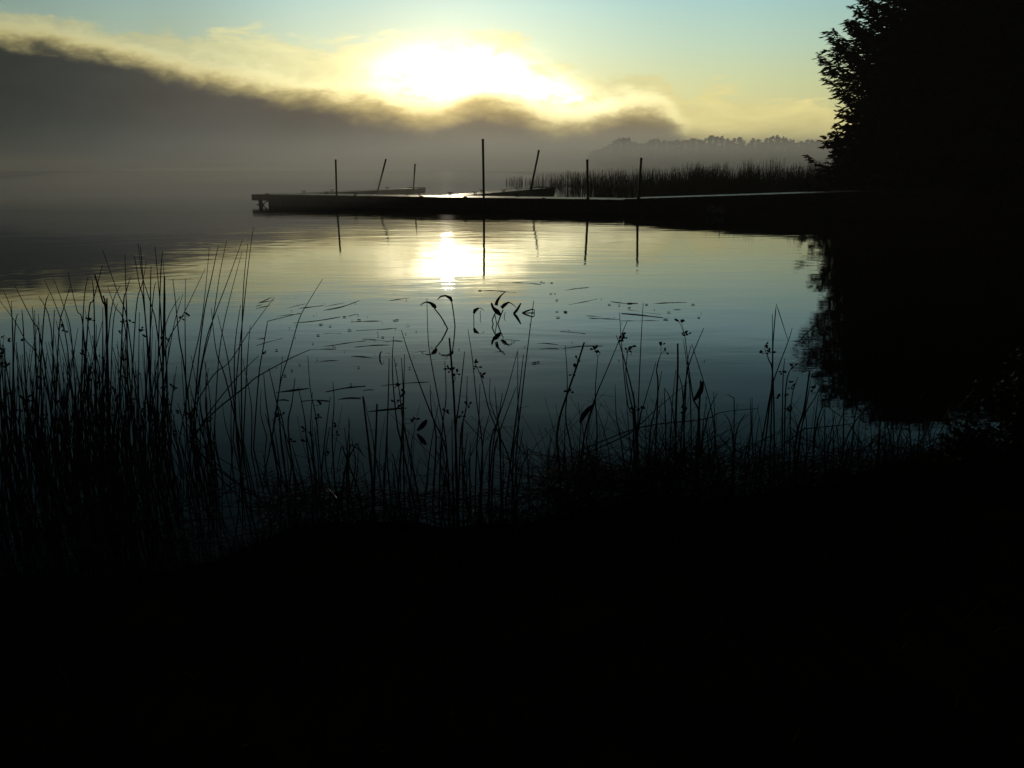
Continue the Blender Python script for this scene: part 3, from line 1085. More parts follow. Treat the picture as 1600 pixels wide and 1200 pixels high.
# ------------------------------------------------------------------ rushes of the foreground
STEMS = """
-2,468 22,500 40,532 62,565 90,690
5,453 19,496 20,600 22,690
23,446 50,500 64,532 85,690
69,437 88,480 105,540 118,700
84,436 100,480 112,530 122,690
60,462 80,514 88,690
106,425 120,484 130,512 142,690
110,446 100,480 92,520 84,690
137,434 130,490 126,690
148,429 160,470 166,500 172,700 w
160,414 146,468 138,496 126,700
160,390 184,458 200,508 220,690
144,438 147,480 150,690
168,448 180,480 196,516 210,690
195,398 197,464 198,500 201,690
204,432 197,456 192,488 184,690
188,446 172,496 158,690
184,474 176,516 171,690
161,462 166,500 169,700 w
167,466 167,540 168,720 w
76,460 68,500 58,690
34,484 37,524 44,690
50,478 53,516 61,690
60,490 62,540 67,690
86,484 84,508 79,690
28,490 23,520 17,690
18,470 20,540 25,690
216,380 222,430 238,482 246,522 266,700
210,400 218,446 226,486 244,700
219,384 223,434 240,700
229,408 222,444 212,490 202,690
236,416 235,470 234,690
242,385 248,450 252,510 259,700
254,392 250,454 244,690
255,410 258,462 258,510 264,700
257,432 256,490 253,700 w
244,440 238,478 222,700
270,436 275,480 280,530 288,576 304,710
290,435 289,490 290,580 292,700
321,419 288,488 262,536 236,640
286,459 270,516 250,640
281,464 258,510 232,640
327,387 320,462 312,520 298,584 280,690
341,383 330,436 318,494 308,586 300,700
354,376 343,430 332,502 314,580 303,690
379,374 356,438 334,496 320,542 296,680
378,394 360,462 347,520 340,580 334,690
387,381 381,440 378,510 377,586 378,700
396,355 388,414 380,490 370,586 364,690
429,464 392,514 358,566 332,588 290,660
391,508 386,570 380,690
376,476 368,530 366,586 370,690
330,482 338,550 352,590 378,700
340,492 352,542 360,588 374,700
404,556 372,588 330,640 300,690
470,489 418,502 411,545 404,590 396,700
487,546 476,550 448,563 400,590 384,604 332,646 296,690
504,436 480,475 467,500 450,559 438,599 424,690
481,556 485,610 494,654 500,720 506,770
461,590 456,630 450,670 462,760
466,605 476,654 480,700 490,770
520,596 522,630 519,690 526,785
516,620 510,666 504,720 500,780
567,619 574,678 580,730 583,790 w
568,620 582,682 586,710 602,790
589,631 587,690 585,740 584,795 w
608,560 606,640 600,770 599,800
615,526 613,580 620,660 628,696 650,800
538,668 542,702 543,720 545,800
526,740 533,698 535,698 544,724 560,766 566,800
571,715 560,702 548,694 538,744 534,790
566,708 557,693 540,730 532,790
488,612 486,650 486,680 496,780
432,630 440,650 450,706 472,780
627,516 646,574 674,648 696,700 702,770
667,466 669,530 674,566 686,630 694,670 698,720 690,790
695,564 697,620 692,660 688,720 686,790
702,528 708,600 711,660 713,720 715,800 w
726,549 718,624 712,680 714,800
730,588 728,640 720,680 716,800
731,514 738,560 744,620 752,680 754,720 752,790
740,564 752,590 764,640 780,680 796,720 804,790
750,600 748,660 745,700 742,790
766,592 765,624 774,652 782,680 782,730 783,790
773,604 776,640 780,680 785,790
785,614 778,656 766,696 764,790
809,547 792,612 778,656 770,700 762,790
809,550 809,610 810,670 806,720 808,790
818,554 810,624 804,672 798,720 790,790
834,470 830,500 820,580 812,650 807,680 802,710 800,790
807,604 780,676 772,710 768,790
806,726 819,699 804,674 767,622
754,688 724,654 722,700 724,780
616,560 624,612 630,660 643,720 656,790
627,559 630,612 628,680 622,770
632,553 631,612 630,680 632,790
672,602 674,640 680,670 681,700 676,790
685,632 676,680 669,730 664,790
706,654 707,736 708,790
765,646 756,680 752,730 750,790
826,701 816,730 805,790
883,539 886,581 886,612 884,655 892,698 899,765
913,535 901,573 887,614 875,651 870,687 873,716 877,780 w
934,559 930,616 933,668 932,716 932,780
980,502 947,581 929,625 912,687 904,770
961,601 963,651 970,685 981,770
968,488 972,547 981,633 994,661 1001,770
1005,473 1001,547 997,651 995,780
963,524 973,553 988,612 992,644 997,770
981,547 978,586 985,625 990,655 991,770
1025,566 1007,629 999,659 988,770
1033,552 1026,577 1028,612 1021,770
1034,580 1024,638 1016,677 1011,770
1059,537 1059,581 1056,655 1055,780 w
1070,523 1077,581 1083,622 1093,655 1091,775
1100,512 1085,547 1074,581 1068,633 1059,775
1068,531 1074,575 1079,625 1081,775
1081,538 1109,629 1118,687 1126,775
1080,539 1074,568 1071,625 1065,775
1056,578 1051,625 1048,677 1045,775
1057,579 1065,601 1068,640 1071,775
1038,606 1051,640 1063,770
1038,607 1040,666 1042,770
1079,594 1025,640 999,664 973,683 900,715
1184,638 1128,644 1100,655 999,668 905,705
1121,614 1109,640 1095,700 1086,770
1095,594 1092,650 1085,775 w
1207,491 1207,557 1206,601 1200,655 1188,765
1231,531 1213,475 1208,536 1207,590 1202,765
1238,512 1231,535 1213,583 1202,625 1178,765
1195,545 1201,562 1208,594 1211,765
1226,560 1223,612 1222,765
1239,573 1228,607 1225,765
1247,589 1236,633 1234,765
1265,580 1256,642 1245,679 1238,765 w
1267,593 1260,633 1247,700 1242,765
1284,601 1273,622 1254,661 1243,765
1279,616 1272,677 1270,760
1323,657 1287,631 1275,670 1268,760
1324,581 1319,622 1318,677 1316,755
1343,617 1334,666 1328,755
1395,600 1360,633 1336,659 1318,700 1308,755
1305,644 1295,698 1289,755
1172,622 1173,677 1164,765
1136,616 1147,622 1147,672 1143,770
1165,646 1150,679 1144,765
1132,646 1142,665 1146,700 1147,765
1336,661 1317,664 1256,670 1230,690
1373,582 1379,628 1391,687 1396,735
1395,580 1386,628 1375,665 1369,740
1389,588 1393,630 1396,680 1399,735
1416,624 1410,661 1404,687 1401,735
1430,613 1420,643 1421,665 1426,730
1437,602 1437,657 1435,696 1434,730
1444,617 1450,668 1454,701 1456,725
1477,610 1450,668 1435,701 1428,730
1461,617 1483,661 1492,720
1539,591 1523,630 1512,661 1500,715
1360,616 1366,630 1375,659 1371,740
420,575 428,610 436,650 440,700 452,780
412,584 416,630 425,690 440,770
"""
# clusters of nutlets seen on stems: stem index by (column,row) of the flower head
HEADS = [(283, 497), (295, 494), (252, 532), (262, 530), (93, 512), (100, 508), (100, 515), (2, 528), (12, 532), (32, 532), (140, 500), (194, 505), (206, 504),
         (220, 516), (226, 526), (187, 520), (412, 553), (434, 651), (440, 650), (476, 672), (488, 680), (526, 665), (526, 680), (498, 652), (502, 632), (475, 690), (457, 690), (512, 712),
         (617, 606), (619, 630), (631, 616), (626, 634), (706, 578), (714, 584), (712, 592), (702, 576), (742, 566), (746, 574), (752, 586), (720, 650), (732, 633), (697, 643),
         (650, 655), (645, 660), (898, 575), (893, 585), (901, 560), (888, 612), (930, 546), (938, 551), (972, 522), (971, 529), (975, 526), (984, 541), (981, 548), (1033, 540), (1039, 548),
         (1064, 500), (1062, 504), (1070, 520), (1072, 524), (1195, 540), (1193, 553), (1204, 551), (1224, 580), (1241, 572), (1237, 597), (1237, 604), (1272, 607), (1213, 622), (1226, 621),
         (1318, 615), (1327, 594), (1344, 609), (1337, 635), (1341, 639), (1358, 598), (1363, 602), (1380, 610), (1386, 612), (1398, 624), (1408, 618), (1427, 651), (1237, 642), (1230, 640),
         (1064, 637), (1068, 643), (1000, 638), (990, 640)]
REG = [(130, 'left end of the left thicket'), (205, 'middle of the left thicket'), (310, 'right side of the left thicket'),
       (440, 'stand below the dock tip'), (550, 'clump below the first dock pole'), (655, 'clump left of the sun reflection'),
       (760, 'clump below the sun reflection'), (860, 'clump below the crossed leaves'), (1010, 'clump below the third upright pole'),
       (1160, 'clump under the rightmost pole'), (1300, 'clump left of the tree reflection'), (1700, 'clump before the tree reflection')]


def smooth_poly(pts, k=4):
    """Catmull-Rom resampling keeping sharp kinks"""
    out = []
    n = len(pts)
    for i in range(n - 1):
        p0, p1, p2, p3 = pts[max(i - 1, 0)], pts[i], pts[i + 1], pts[min(i + 2, n - 1)]
        t1 = (p2 - p0) * 0.5
        t2 = (p3 - p1) * 0.5
        seg = p2 - p1
        if i > 0 and (p1 - p0).angle(seg, 0) > 0.6:
            t1 = seg * 0.5
        if i < n - 2 and seg.angle(p3 - p2, 0) > 0.6:
            t2 = seg * 0.5
        for j in range(k):
            t = j / k
            out.append(p1 * (2 * t ** 3 - 3 * t * t + 1) + t1 * (t ** 3 - 2 * t * t + t) + p2 * (-2 * t ** 3 + 3 * t * t) + t2 * (t ** 3 - t * t))
    out.append(pts[-1])
    return out


rnd = random.Random(42)
recs = []
for line in STEMS.strip().splitlines():
    tk = line.split()
    wide = tk[-1] == 'w'
    if wide:
        tk = tk[:-1]
    pts = [tuple(float(c_) for c_ in q.split(',')) for q in tk]
    recs.append((pts, wide))


def head_mesh(m, c_, seed):
    """a loose umbel of small brown spikelets on thin rays"""
    rr = random.Random(seed)
    c_ = Vector(c_)
    for k in range(rr.randint(2, 4)):
        d = Vector((rr.uniform(-1, 1), rr.uniform(-.5, .5), rr.uniform(-0.5, 1))).normalized()
        L = rr.uniform(0.006, 0.024)
        e = c_ + d * L
        m.tube([c_, e], 0.0012, n=3, cap=False)
        m.blob(e, rr.uniform(0.0045, 0.007), rr.uniform(1.3, 1.9), 5, 4, axis=d)


heads_left = list(HEADS)
entries = []
for pts, wide in recs:
    bx, by = pts[-1]
    g0 = G(bx, by, 0.0)
    Yb = g0.y
    # slight lean towards or away from the viewer, real depth for each stem
    lean = rnd.uniform(-0.10, 0.10)
    P3 = []
    n = len(pts)
    for i, (px, py) in enumerate(pts):
        f = 1 - i / (n - 1)
        Y = Yb + lean * f
        P3.append(P(px, py, Y))
    P3[-1].z = min(P3[-1].z, 0.0)
    foot = P3[-1].copy()
    r = (0.0062 if wide else rnd.uniform(0.0038, 0.0052))
    path = smooth_poly(P3[::-1])              # base first
    low = path[0] + (path[0] - path[2]).normalized() * 0.0
    low.z = -0.28
    path = [low] + path
    entries.append(dict(pts=pts, wide=wide, path=path, foot=foot, r=r, heads=[]))
for hx, hy in heads_left:
    best, bd = None, 1e9
    for e in entries:
        q = e['pts']
        for i in range(len(q) - 1):
            ax, ay = q[i]
            bx, by = q[i + 1]
            L2 = (bx - ax) ** 2 + (by - ay) ** 2
            t_ = max(0, min(1, ((hx - ax) * (bx - ax) + (hy - ay) * (by - ay)) / max(L2, 1e-6)))
            d_ = math.hypot(ax + t_ * (bx - ax) - hx, ay + t_ * (by - ay) - hy)
            if d_ < bd:
                bd, best, anchor = d_, e, (ax + t_ * (bx - ax), ay + t_ * (by - ay))
    best['heads'].append(((hx, hy), anchor))


# further stems of the left thicket and the bank clumps, generated
def gen(n, x0, x1, by0, by1, ty0, ty1, lean_, seed, dead=0.2):
    rr = random.Random(seed)
    for _ in range(n):
        bx = rr.uniform(x0, x1)
        by = rr.uniform(by0, by1)
        ty = rr.uniform(ty0, ty1)
        if ty > by - 60:
            ty = by - 60 - rr.uniform(0, 40)
        tx = bx + rr.gauss(lean_, 0.10) * (by - ty) * 1.0
        mx = (bx + tx) / 2 + rr.gauss(0, 5)
        g0 = G(bx, by, 0.0)
        ln = rr.uniform(-0.15, 0.15)
        q = [(tx, ty), (mx, (by + ty) / 2), (bx, by)]
        P3 = [P(tx, ty, g0.y + ln), P(mx, (ty + by) / 2, g0.y + ln * .5), P(bx, by, g0.y)]
        path = smooth_poly(P3[::-1])
        low = path[0].copy()
        low.z = -0.28
        yield dict(pts=q, wide=False, path=[low] + path, foot=P3[-1].copy(), r=rr.uniform(0.0034, 0.0048), heads=[], gen=True, seed=rr.random())


gens = list(gen(62, -25, 260, 660, 780, 480, 590, -0.06, 501)) + list(gen(18, 240, 420, 680, 770, 540, 640, -0.10, 502)) + \
    list(gen(14, 430, 560, 740, 800, 640, 730, -0.06, 503)) + list(gen(16, 600, 840, 770, 810, 640, 740, 0.0, 504)) + \
    list(gen(20, 870, 1130, 755, 790, 610, 710, 0.03, 505)) + list(gen(18, 1140, 1460, 735, 770, 620, 700, 0.06, 506))
entries += gens


def describe(e):
    q = e['pts']
    (tx, ty), (bx, by) = q[0], q[-1]
    kink = 0
    for i in range(1, len(q) - 1):
        v1 = Vector((q[i][0] - q[i - 1][0], q[i][1] - q[i - 1][1]))
        v2 = Vector((q[i + 1][0] - q[i][0], q[i + 1][1] - q[i][1]))
        if v1.length and v2.length:
            kink = max(kink, v1.angle(v2))
    sl = (tx - bx) / max(1.0, by - ty)
    if kink > 0.9:
        sh = 'broken, sharply bent'
    elif abs(sl) > 0.9:
        sh = 'nearly flat fallen'
    elif sl < -0.14:
        sh = 'left-leaning'
    elif sl > 0.14:
        sh = 'right-leaning'
    else:
        sh = 'upright'
    hgt = 'thick' if e['wide'] else ('tall' if by - ty > 230 else ('short' if by - ty < 130 else 'thin'))
    if e['heads']:
        sh += ', seed-headed'
    rg = next(r for lim_, r in REG if tx < lim_)
    return hgt, sh, rg


from collections import defaultdict
cls = defaultdict(list)
for e in entries:
    cls[describe(e)].append(e)
ORD = ['leftmost', 'second from left', 'third from left', 'fourth from left', 'fifth from left']
for key, es in cls.items():
    es.sort(key=lambda e: e['pts'][0][0])
    hgt, sh, rg = key
    for i, e in enumerate(es):
        base = '%s %s rush,' % (hgt, sh)
        if len(es) == 1:
            e['label'] = '%s %s' % (base, rg)
        elif len(es) <= 5:
            od = ORD[i] if i < len(es) - 1 else 'rightmost'
            e['label'] = '%s of the %s %s rushes, %s' % (od, hgt, sh, rg)
        else:
            e['label'] = '%s %s' % (base, rg)
        e['group'] = 'rush stems in the %s' % rg
for e in entries:
    m = MB()
    r = e['r']
    m.tube(e['path'], 0, n=5, rfun=lambda f, r=r, w_=e['wide']: r * (1.0 - (0.30 if w_ else 0.66) * f ** 1.6))
    mm = M_DEAD if ('broken' in describe(e)[1] or 'fallen' in describe(e)[1]) else M_RUSH
    foot = Vector((e['foot'].x, e['foot'].y, 0))
    if e['heads']:
        t = thing('rush_stem', foot, e['label'], 'rush', e['group'])
        m.build('stem', mm, t)
        for (hx, hy), (ax, ay) in e['heads']:
            f = MB()
            c_ = P(hx, hy, foot.y)
            an_ = P(ax, ay, foot.y)
            f.tube([an_, c_], 0.0014, n=3, cap=False)
            head_mesh(f, c_, int(hx * 7 + hy))
            f.build('seed_cluster', M_SEED, t)
    else:
        o = m.build('rush_stem', mm, origin=foot)
        tag(o, e['label'], 'rush', e['group'])

# the uncountable rest: lower thicket stems and the litter of broken stalks along the bank
m = MB()
for e in list(gen(190, -40, 262, 665, 860, 520, 660, -0.05, 601)) + list(gen(40, 250, 340, 700, 800, 600, 690, -0.12, 602)) + list(gen(120, 60, 250, 700, 850, 560, 700, -0.03, 608)):
    m.tube(e['path'], e['r'], e['r'] * 0.4, 3, cap=False)
    if random.Random(e['seed']).random() < 0.25:
        head_mesh(m, e['path'][-1].lerp(e['path'][-3], 0.5), int(e['seed'] * 1e6))
tag(m.build('rush_thicket', M_RUSH), 'tangled lower mass of rush stems in the left thicket', kind='stuff')

m = MB()
rr = random.Random(9)


def litter(n, x0, x1, yf0, yf1, hmax, seed):
    rr = random.Random(seed)
    for _ in range(n):
        px = rr.uniform(x0, x1)
        f = (px - x0) / (x1 - x0)
        a_f, b_f = rr.uniform(*yf0), rr.uniform(*yf1)
        py = a_f * (1 - f) + b_f * f
        g0 = G(px, py, 0.0)
        # heaps: taller where the noise is high
        hp = 0.45 + 1.1 * max(0.0, 0.5 + noise.noise(Vector((g0.x * 2.6, seed, 0))))
        L = rr.uniform(0.10, 0.62)
        th = rr.uniform(0, 6.283)
        el_ = rr.choice([rr.uniform(0, 0.35), rr.uniform(0.3, 1.2), rr.uniform(0.9, 1.55)])
        d = Vector((math.cos(th) * math.cos(el_), 0.5 * math.sin(th) * math.cos(el_), math.sin(el_)))
        a_ = Vector((g0.x, g0.y, rr.uniform(-0.03, hmax * 0.45 * hp)))
        b_ = a_ + d * L
        b_.z = min(b_.z, hmax * hp * rr.uniform(0.7, 1.1))
        mid = a_.lerp(b_, rr.uniform(0.35, 0.65)) + Vector((rr.gauss(0, 0.02), 0, rr.gauss(0.012, 0.02)))
        pts_ = [a_, mid, b_]
        if rr.random() < 0.25:      # snapped over
            pts_.append(b_ + Vector((rr.uniform(-0.12, 0.12), 0, -rr.uniform(0.03, 0.12))))
        m.tube(pts_, rr.uniform(0.0014, 0.0034), 0.0011, 3, cap=False)


litter(170, 420, 860, (775, 815), (770, 820), 0.11, 71)
litter(700, 850, 1130, (738, 800), (735, 798), 0.23, 72)
litter(450, 1110, 1400, (738, 795), (705, 765), 0.17, 73)
litter(170, 1380, 1530, (705, 750), (690, 735), 0.11, 74)
litter(130, 400, 560, (745, 812), (755, 815), 0.07, 75)
litter(260, -40, 330, (790, 905), (790, 895), 0.18, 76)
# fine crossing stalks standing out of the litter
rr = random.Random(88)
for _ in range(330):
    px = rr.uniform(850, 1500) if rr.random() < 0.8 else rr.uniform(400, 860)
    py = rr.uniform(735, 785) - max(0, px - 1250) * 0.17
    g0 = G(px, py, 0.0)
    L = rr.uniform(0.16, 0.55)
    sl = rr.gauss(0, 0.42)
    a_ = Vector((g0.x, g0.y, -0.05))
    b_ = a_ + Vector((sl * L, rr.gauss(0, 0.15) * L, L))
    mid = a_.lerp(b_, 0.5) + Vector((rr.gauss(0, 0.03) * L * 2, 0, 0.02))
    pts_ = smooth_poly([a_, mid, b_], 3)
    if rr.random() < 0.22:
        pts_.append(b_ + Vector((rr.choice((-1, 1)) * rr.uniform(0.04, 0.16), 0, rr.uniform(-0.12, 0.02))))
    m.tube(pts_, rr.uniform(0.0018, 0.0030), 0.0011, 3, cap=False)
tag(m.build('rush_litter', M_DEAD), 'matted broken rush stalks along the water edge', kind='stuff')

# pale snapped stalk fragments
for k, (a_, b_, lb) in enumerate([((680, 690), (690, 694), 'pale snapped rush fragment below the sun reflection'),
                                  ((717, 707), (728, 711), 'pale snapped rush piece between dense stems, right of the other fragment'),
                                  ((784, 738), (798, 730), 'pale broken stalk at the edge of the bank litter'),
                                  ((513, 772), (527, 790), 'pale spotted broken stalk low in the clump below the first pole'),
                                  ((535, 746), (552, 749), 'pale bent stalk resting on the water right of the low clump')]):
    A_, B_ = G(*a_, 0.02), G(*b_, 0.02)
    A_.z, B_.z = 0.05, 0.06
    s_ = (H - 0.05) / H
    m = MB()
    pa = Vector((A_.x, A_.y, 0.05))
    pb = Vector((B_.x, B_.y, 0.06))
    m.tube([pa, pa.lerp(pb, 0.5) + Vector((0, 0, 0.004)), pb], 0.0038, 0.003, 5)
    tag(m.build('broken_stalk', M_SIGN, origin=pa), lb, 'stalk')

# ------------------------------------------------------------------ floating stalks
FL = """400,482 422,477|404,473 416,468 426,463|404,473 428,469|400,478 410,476|449,481 478,474|463,482 505,477|503,480 538,473|505,485 535,479 562,469|
422,495 470,490|458,504 500,500 532,495|544,494 559,490|548,503 601,501|505,521 533,520|556,516 600,514 640,510|400,531 413,529|400,540 442,528|506,541 540,536 572,532|
566,529 590,531 608,534|608,532 629,533|488,546 524,545|554,542 608,539|491,566 533,563|548,556 586,560|599,553 611,552|509,612 540,606 572,602|567,610 584,609|528,624 564,622|
432,612 455,610 482,607|470,627 490,625 515,626|575,643 604,640 636,637|596,602 636,598 672,596|434,625 452,625|
883,453 920,449|889,476 910,472 933,467|954,471 978,474 997,474|1020,474 1073,472|1052,484 1064,484|971,490 1003,492 1036,496|915,493 941,495|920,497 968,499|969,501 1036,501|
982,484 1032,491|875,518 895,519 915,521|840,536 873,538|842,545 873,545|878,544 945,540|772,530 812,532|767,551 788,549|747,454 775,454 806,457|1245,537 1261,537|
640,552 668,548|665,563 700,559|606,470 640,465|800,441 846,444"""
SH = [(600, 500, 'among the pale streaks left of the drooping stalks'), (700, 700, 'low, near the upright clump')]
fl_items = [s_.strip() for s_ in FL.replace('\n', '').split('|') if s_.strip()]
fl_ent = []
for it in fl_items:
    q = [tuple(float(c_) for c_ in a_.split(',')) for a_ in it.split()]
    fl_ent.append(q)


def fl_region(q):
    x, y = q[0]
    if x < 450 and y < 500:
        return 'beside the tall rushes at left'
    if y > 590:
        return 'lying between the near clumps'
    if x < 545 and y < 510:
        return 'in the upper left raft of stalks'
    if x < 545:
        return 'in the lower left raft of stalks'
    if x < 700:
        return 'left of the drooping plants'
    if x < 860:
        return 'beside the crossed dark leaves'
    if y > 510:
        return 'in the small raft right of centre'
    if x > 1200:
        return 'beside the bent stalk at right'
    return 'in the raft under the rightmost pole reflection'


cls = defaultdict(list)
for q in fl_ent:
    L = math.dist(q[0], q[-1])
    cls[('long' if L > 45 else ('short' if L < 20 else 'slim'), fl_region(q))].append(q)
ORD2 = ['farthest', 'second farthest', 'third farthest', 'fourth farthest']
for (sz, rg), qs in cls.items():
    qs.sort(key=lambda q: q[0][1])
    for i, q in enumerate(qs):
        pp = [G(x, y, 0.003) for x, y in q]
        if len(pp) == 2:
            pp = [pp[0], pp[0].lerp(pp[1], 0.5) + Vector((0, 0.02, 0.0)), pp[1]]
        rad_ = 0.0052 if q[0][1] in (490, 627, 643, 612) else 0.0029
        rad_ *= rr.uniform(0.8, 1.3) * (pp[0].y / 8.0 if pp[0].y > 8 else 1)
        m = MB()
        pts = smooth_poly(pp, 9)
        sh_ = rr.uniform(0, 50)
        for pt_ in pts:
            pt_.z = 0.001 + 0.006 * noise.noise(Vector((pt_.x * 7 + sh_, pt_.y * 3, 0)))
            pt_.y += 0.05 * noise.noise(Vector((pt_.x * 3 + sh_, 9, 0)))
        m.tube(pts, 0, n=6, rfun=lambda f, r_=rad_: r_ * (0.35 + 0.65 * math.sin(math.pi * min(1, max(0.06, f)) * 0.92)))
        o = m.build('floating_stalk', M_DEAD, origin=pp[0])
        if len(qs) == 1:
            lb = '%s dark rush stalk floating %s' % (sz, rg)
        elif len(qs) <= 5:
            lb = '%s of the %s stalks floating %s' % (ORD2[i] if i < len(qs) - 1 else 'nearest', sz, rg)
        else:
            lb = '%s dark rush stalk floating %s' % (sz, rg)
        tag(o, lb, 'stalk', 'rush stalks floating on the water')

# specks and flecks of debris on the film of the water
m = MB()
rr = random.Random(55)


def fleck(px, py, s_):
    p_ = G(px, py, 0.004)
    n_ = 5
    k_ = len(m.v)
    a0_ = rr.uniform(0, 6)
    for z_ in (0.0, 0.006):
        for j in range(n_):
            th = a0_ + 6.283 * j / n_
            m.v.append(p_ + Vector((math.cos(th) * s_ * rr.uniform(0.7, 1.3), math.sin(th) * s_ * rr.uniform(0.4, 0.9), z_ + rr.uniform(0, 0.003))))
    m.f.append([k_ + n_ + j for j in range(n_)])
    for j in range(n_):
        m.f.append([k_ + j, k_ + (j + 1) % n_, k_ + n_ + (j + 1) % n_, k_ + n_ + j])


for px, py, s_ in [(501, 507, .03), (516, 510, .02), (538, 495, .03), (546, 516, .03), (561, 500, .03), (620, 500, .03), (616, 501, .02), (468, 570, .016), (456, 579, .014), (445, 587, .018),
                   (432, 547, .02), (598, 527, .02), (497, 524, .025), (750, 454, .03), (846, 441, .03), (850, 442, .02), (862, 442, .03), (861, 459, .03), (870, 469, .03), (884, 488, .03),
                   (872, 496, .03), (983, 481, .03), (984, 474, .05), (1045, 488, .03), (1040, 499, .04), (1083, 476, .03), (1092, 496, .025), (883, 487, .03), (867, 459, .02), (841, 566, .02), (835, 567, .03),
                   (560, 574, .012), (548, 601, .014), (640, 575, .01), (870, 487, .025), (952, 476, .03), (968, 477, .02), (1010, 476, .03)]:
    fleck(px, py, s_ * 0.75)
for _ in range(70):
    px = rr.gauss(520, 90) if rr.random() < 0.5 else rr.gauss(900, 120)
    py = rr.uniform(455, 575)
    if 380 < px < 1120:
        fleck(px, py, rr.uniform(0.003, 0.008))
tag(m.build('floating_debris', M_DEAD), 'scattered dark specks of leaf debris floating on the lake', kind='stuff')


# ------------------------------------------------------------------ drooping water plants in the middle
def plant(name, base_px, strokes, label, cat='water plant', group='drooping water plants in mid water'):
    """strokes: (list of pixel points from base to tip, list of radii in m)"""
    g0 = G(*base_px, 0.0)
    t = thing(name, g0, label, cat, group)
    first = True
    for kind, pts, radii in strokes:
        pp = [P(x, y, g0.y) for x, y in pts]
        if kind == 'stalk':
            pp[0].z = -0.06
        pts3 = smooth_poly(pp, 5)
        rs = np.interp(np.linspace(0, len(radii) - 1, len(pts3)), range(len(radii)), radii)
        m = MB()
        if kind == 'stalk':
            m.tube(pts3, 0, n=6, rfun=lambda f: float(rs[int(round(f * (len(rs) - 1)))]))
        else:      # folded blade: flattened tube
            k_ = len(m.v)
            m.tube(pts3, 0, n=8, rfun=lambda f: float(rs[int(round(f * (len(rs) - 1)))]))
            for i, v in enumerate(m.v):
                c_ = pts3[i // 8]
                m.v[i] = Vector((v.x, c_.y + (v.y - c_.y) * 0.4, v.z))
        m.build(kind if kind != 'blade' else 'leaf', M_LEAF, t)
    return t


S3 = 4.7059


def c4(*ps):
    return [(560 + x / S3, 420 + y / S3) for x, y in ps]


plant('water_plant', c4((675, 440))[0], [('stalk', c4((675, 440), (615, 365), (557, 290)), [0.008, 0.008, 0.007]),
                                         ('blade', c4((570, 290), (555, 272), (530, 252), (500, 245), (470, 256), (453, 270)), [0.010, 0.026, 0.014, 0.008, 0.005, 0.003])],
      'leaning stalk with drooping arched leaf, leftmost of the water plants')
plant('water_plant', c4((714, 422))[0], [('stalk', c4((714, 422), (700, 330), (685, 235)), [0.007, 0.007, 0.007]),
                                         ('blade', c4((687, 238), (676, 215), (640, 197), (605, 203), (580, 228)), [0.014, 0.020, 0.010, 0.009, 0.003])],
      'upright stalk with leaf arched over to the left, below the sun reflection')
plant('water_plant', c4((851, 382))[0], [('stalk', c4((851, 382), (848, 350), (850, 325)), [0.005, 0.005, 0.005]),
                                         ('blade', c4((848, 328), (858, 305), (886, 288)), [0.012, 0.022, 0.008]),
                                         ('blade', c4((886, 288), (905, 290), (925, 308)), [0.004, 0.004, 0.002])],
      'small hooked leaf curling over the water, left of the crossed leaves')
plant('water_plant', c4((905, 352))[0], [('stalk', c4((905, 352), (895, 325), (900, 305)), [0.003, 0.004, 0.002])],
      'tiny curled shoot between the hooked leaf and the crossed leaves')
plant('water_plant', c4((1008, 405))[0], [('stalk', c4((1002, 408), (983, 378), (1002, 335), (1015, 315)), [0.006, 0.007, 0.007, 0.006]),
                                          ('stalk', c4((1014, 408), (1040, 360), (1065, 300)), [0.007, 0.007, 0.006]),
                                          ('blade', c4((978, 250), (990, 285), (1020, 315), (1046, 342)), [0.010, 0.016, 0.032, 0.012]),
                                          ('blade', c4((1012, 268), (1022, 235), (1050, 195), (1083, 168)), [0.022, 0.017, 0.008, 0.003]),
                                          ('blade', c4((1052, 288), (1075, 265), (1105, 246), (1130, 258), (1160, 285)), [0.020, 0.020, 0.008, 0.005, 0.003]),
                                          ('stalk', c4((1026, 405), (1010, 370), (1005, 340)), [0.006, 0.005, 0.005])],
      'dark crossed leaves on crossed stalks, the biggest of the water plants')
plant('water_plant', c4((1078, 352))[0], [('stalk', c4((1080, 355), (1072, 335), (1085, 318)), [0.003, 0.004, 0.002])],
      'tiny curled shoot right of the crossed leaves')
plant('water_plant', c4((1140, 330))[0], [('stalk', c4((1140, 330), (1150, 320)), [0.008, 0.012]), ('blade', c4((1142, 330), (1162, 308), (1180, 280), (1195, 252)), [0.014, 0.017, 0.014, 0.006])],
      'single stiff leaf rising to the right from the water, right of the crossed leaves')
plant('water_plant', c4((1205, 325))[0], [('blade', c4((1203, 324), (1235, 312), (1275, 298), (1292, 300), (1294, 322), (1270, 324), (1205, 326)), [0.006, 0.011, 0.007, 0.005, 0.005, 0.006, 0.006])],
      'looped leaf lying flat on the water, rightmost of the water plants')
plant('water_plant', c4((158, 657))[0], [('stalk', c4((158, 660), (157, 640)), [0.006, 0.008]), ('blade', c4((157, 645), (160, 625), (172, 605)), [0.009, 0.007, 0.003])],
      'tiny bent leaf tip poking up alone, left of centre')
g0 = G(1251.5, 529)
t = thing('bent_stalk', g0, 'lone slanting stalk rising from the water before the tree reflection', 'stalk')
MB().tube([g0 + Vector((0.02, 0, -0.02)), g0, P(1286, 496, g0.y)], 0.006, 0.004, 6).build('stem', M_RUSH, t)


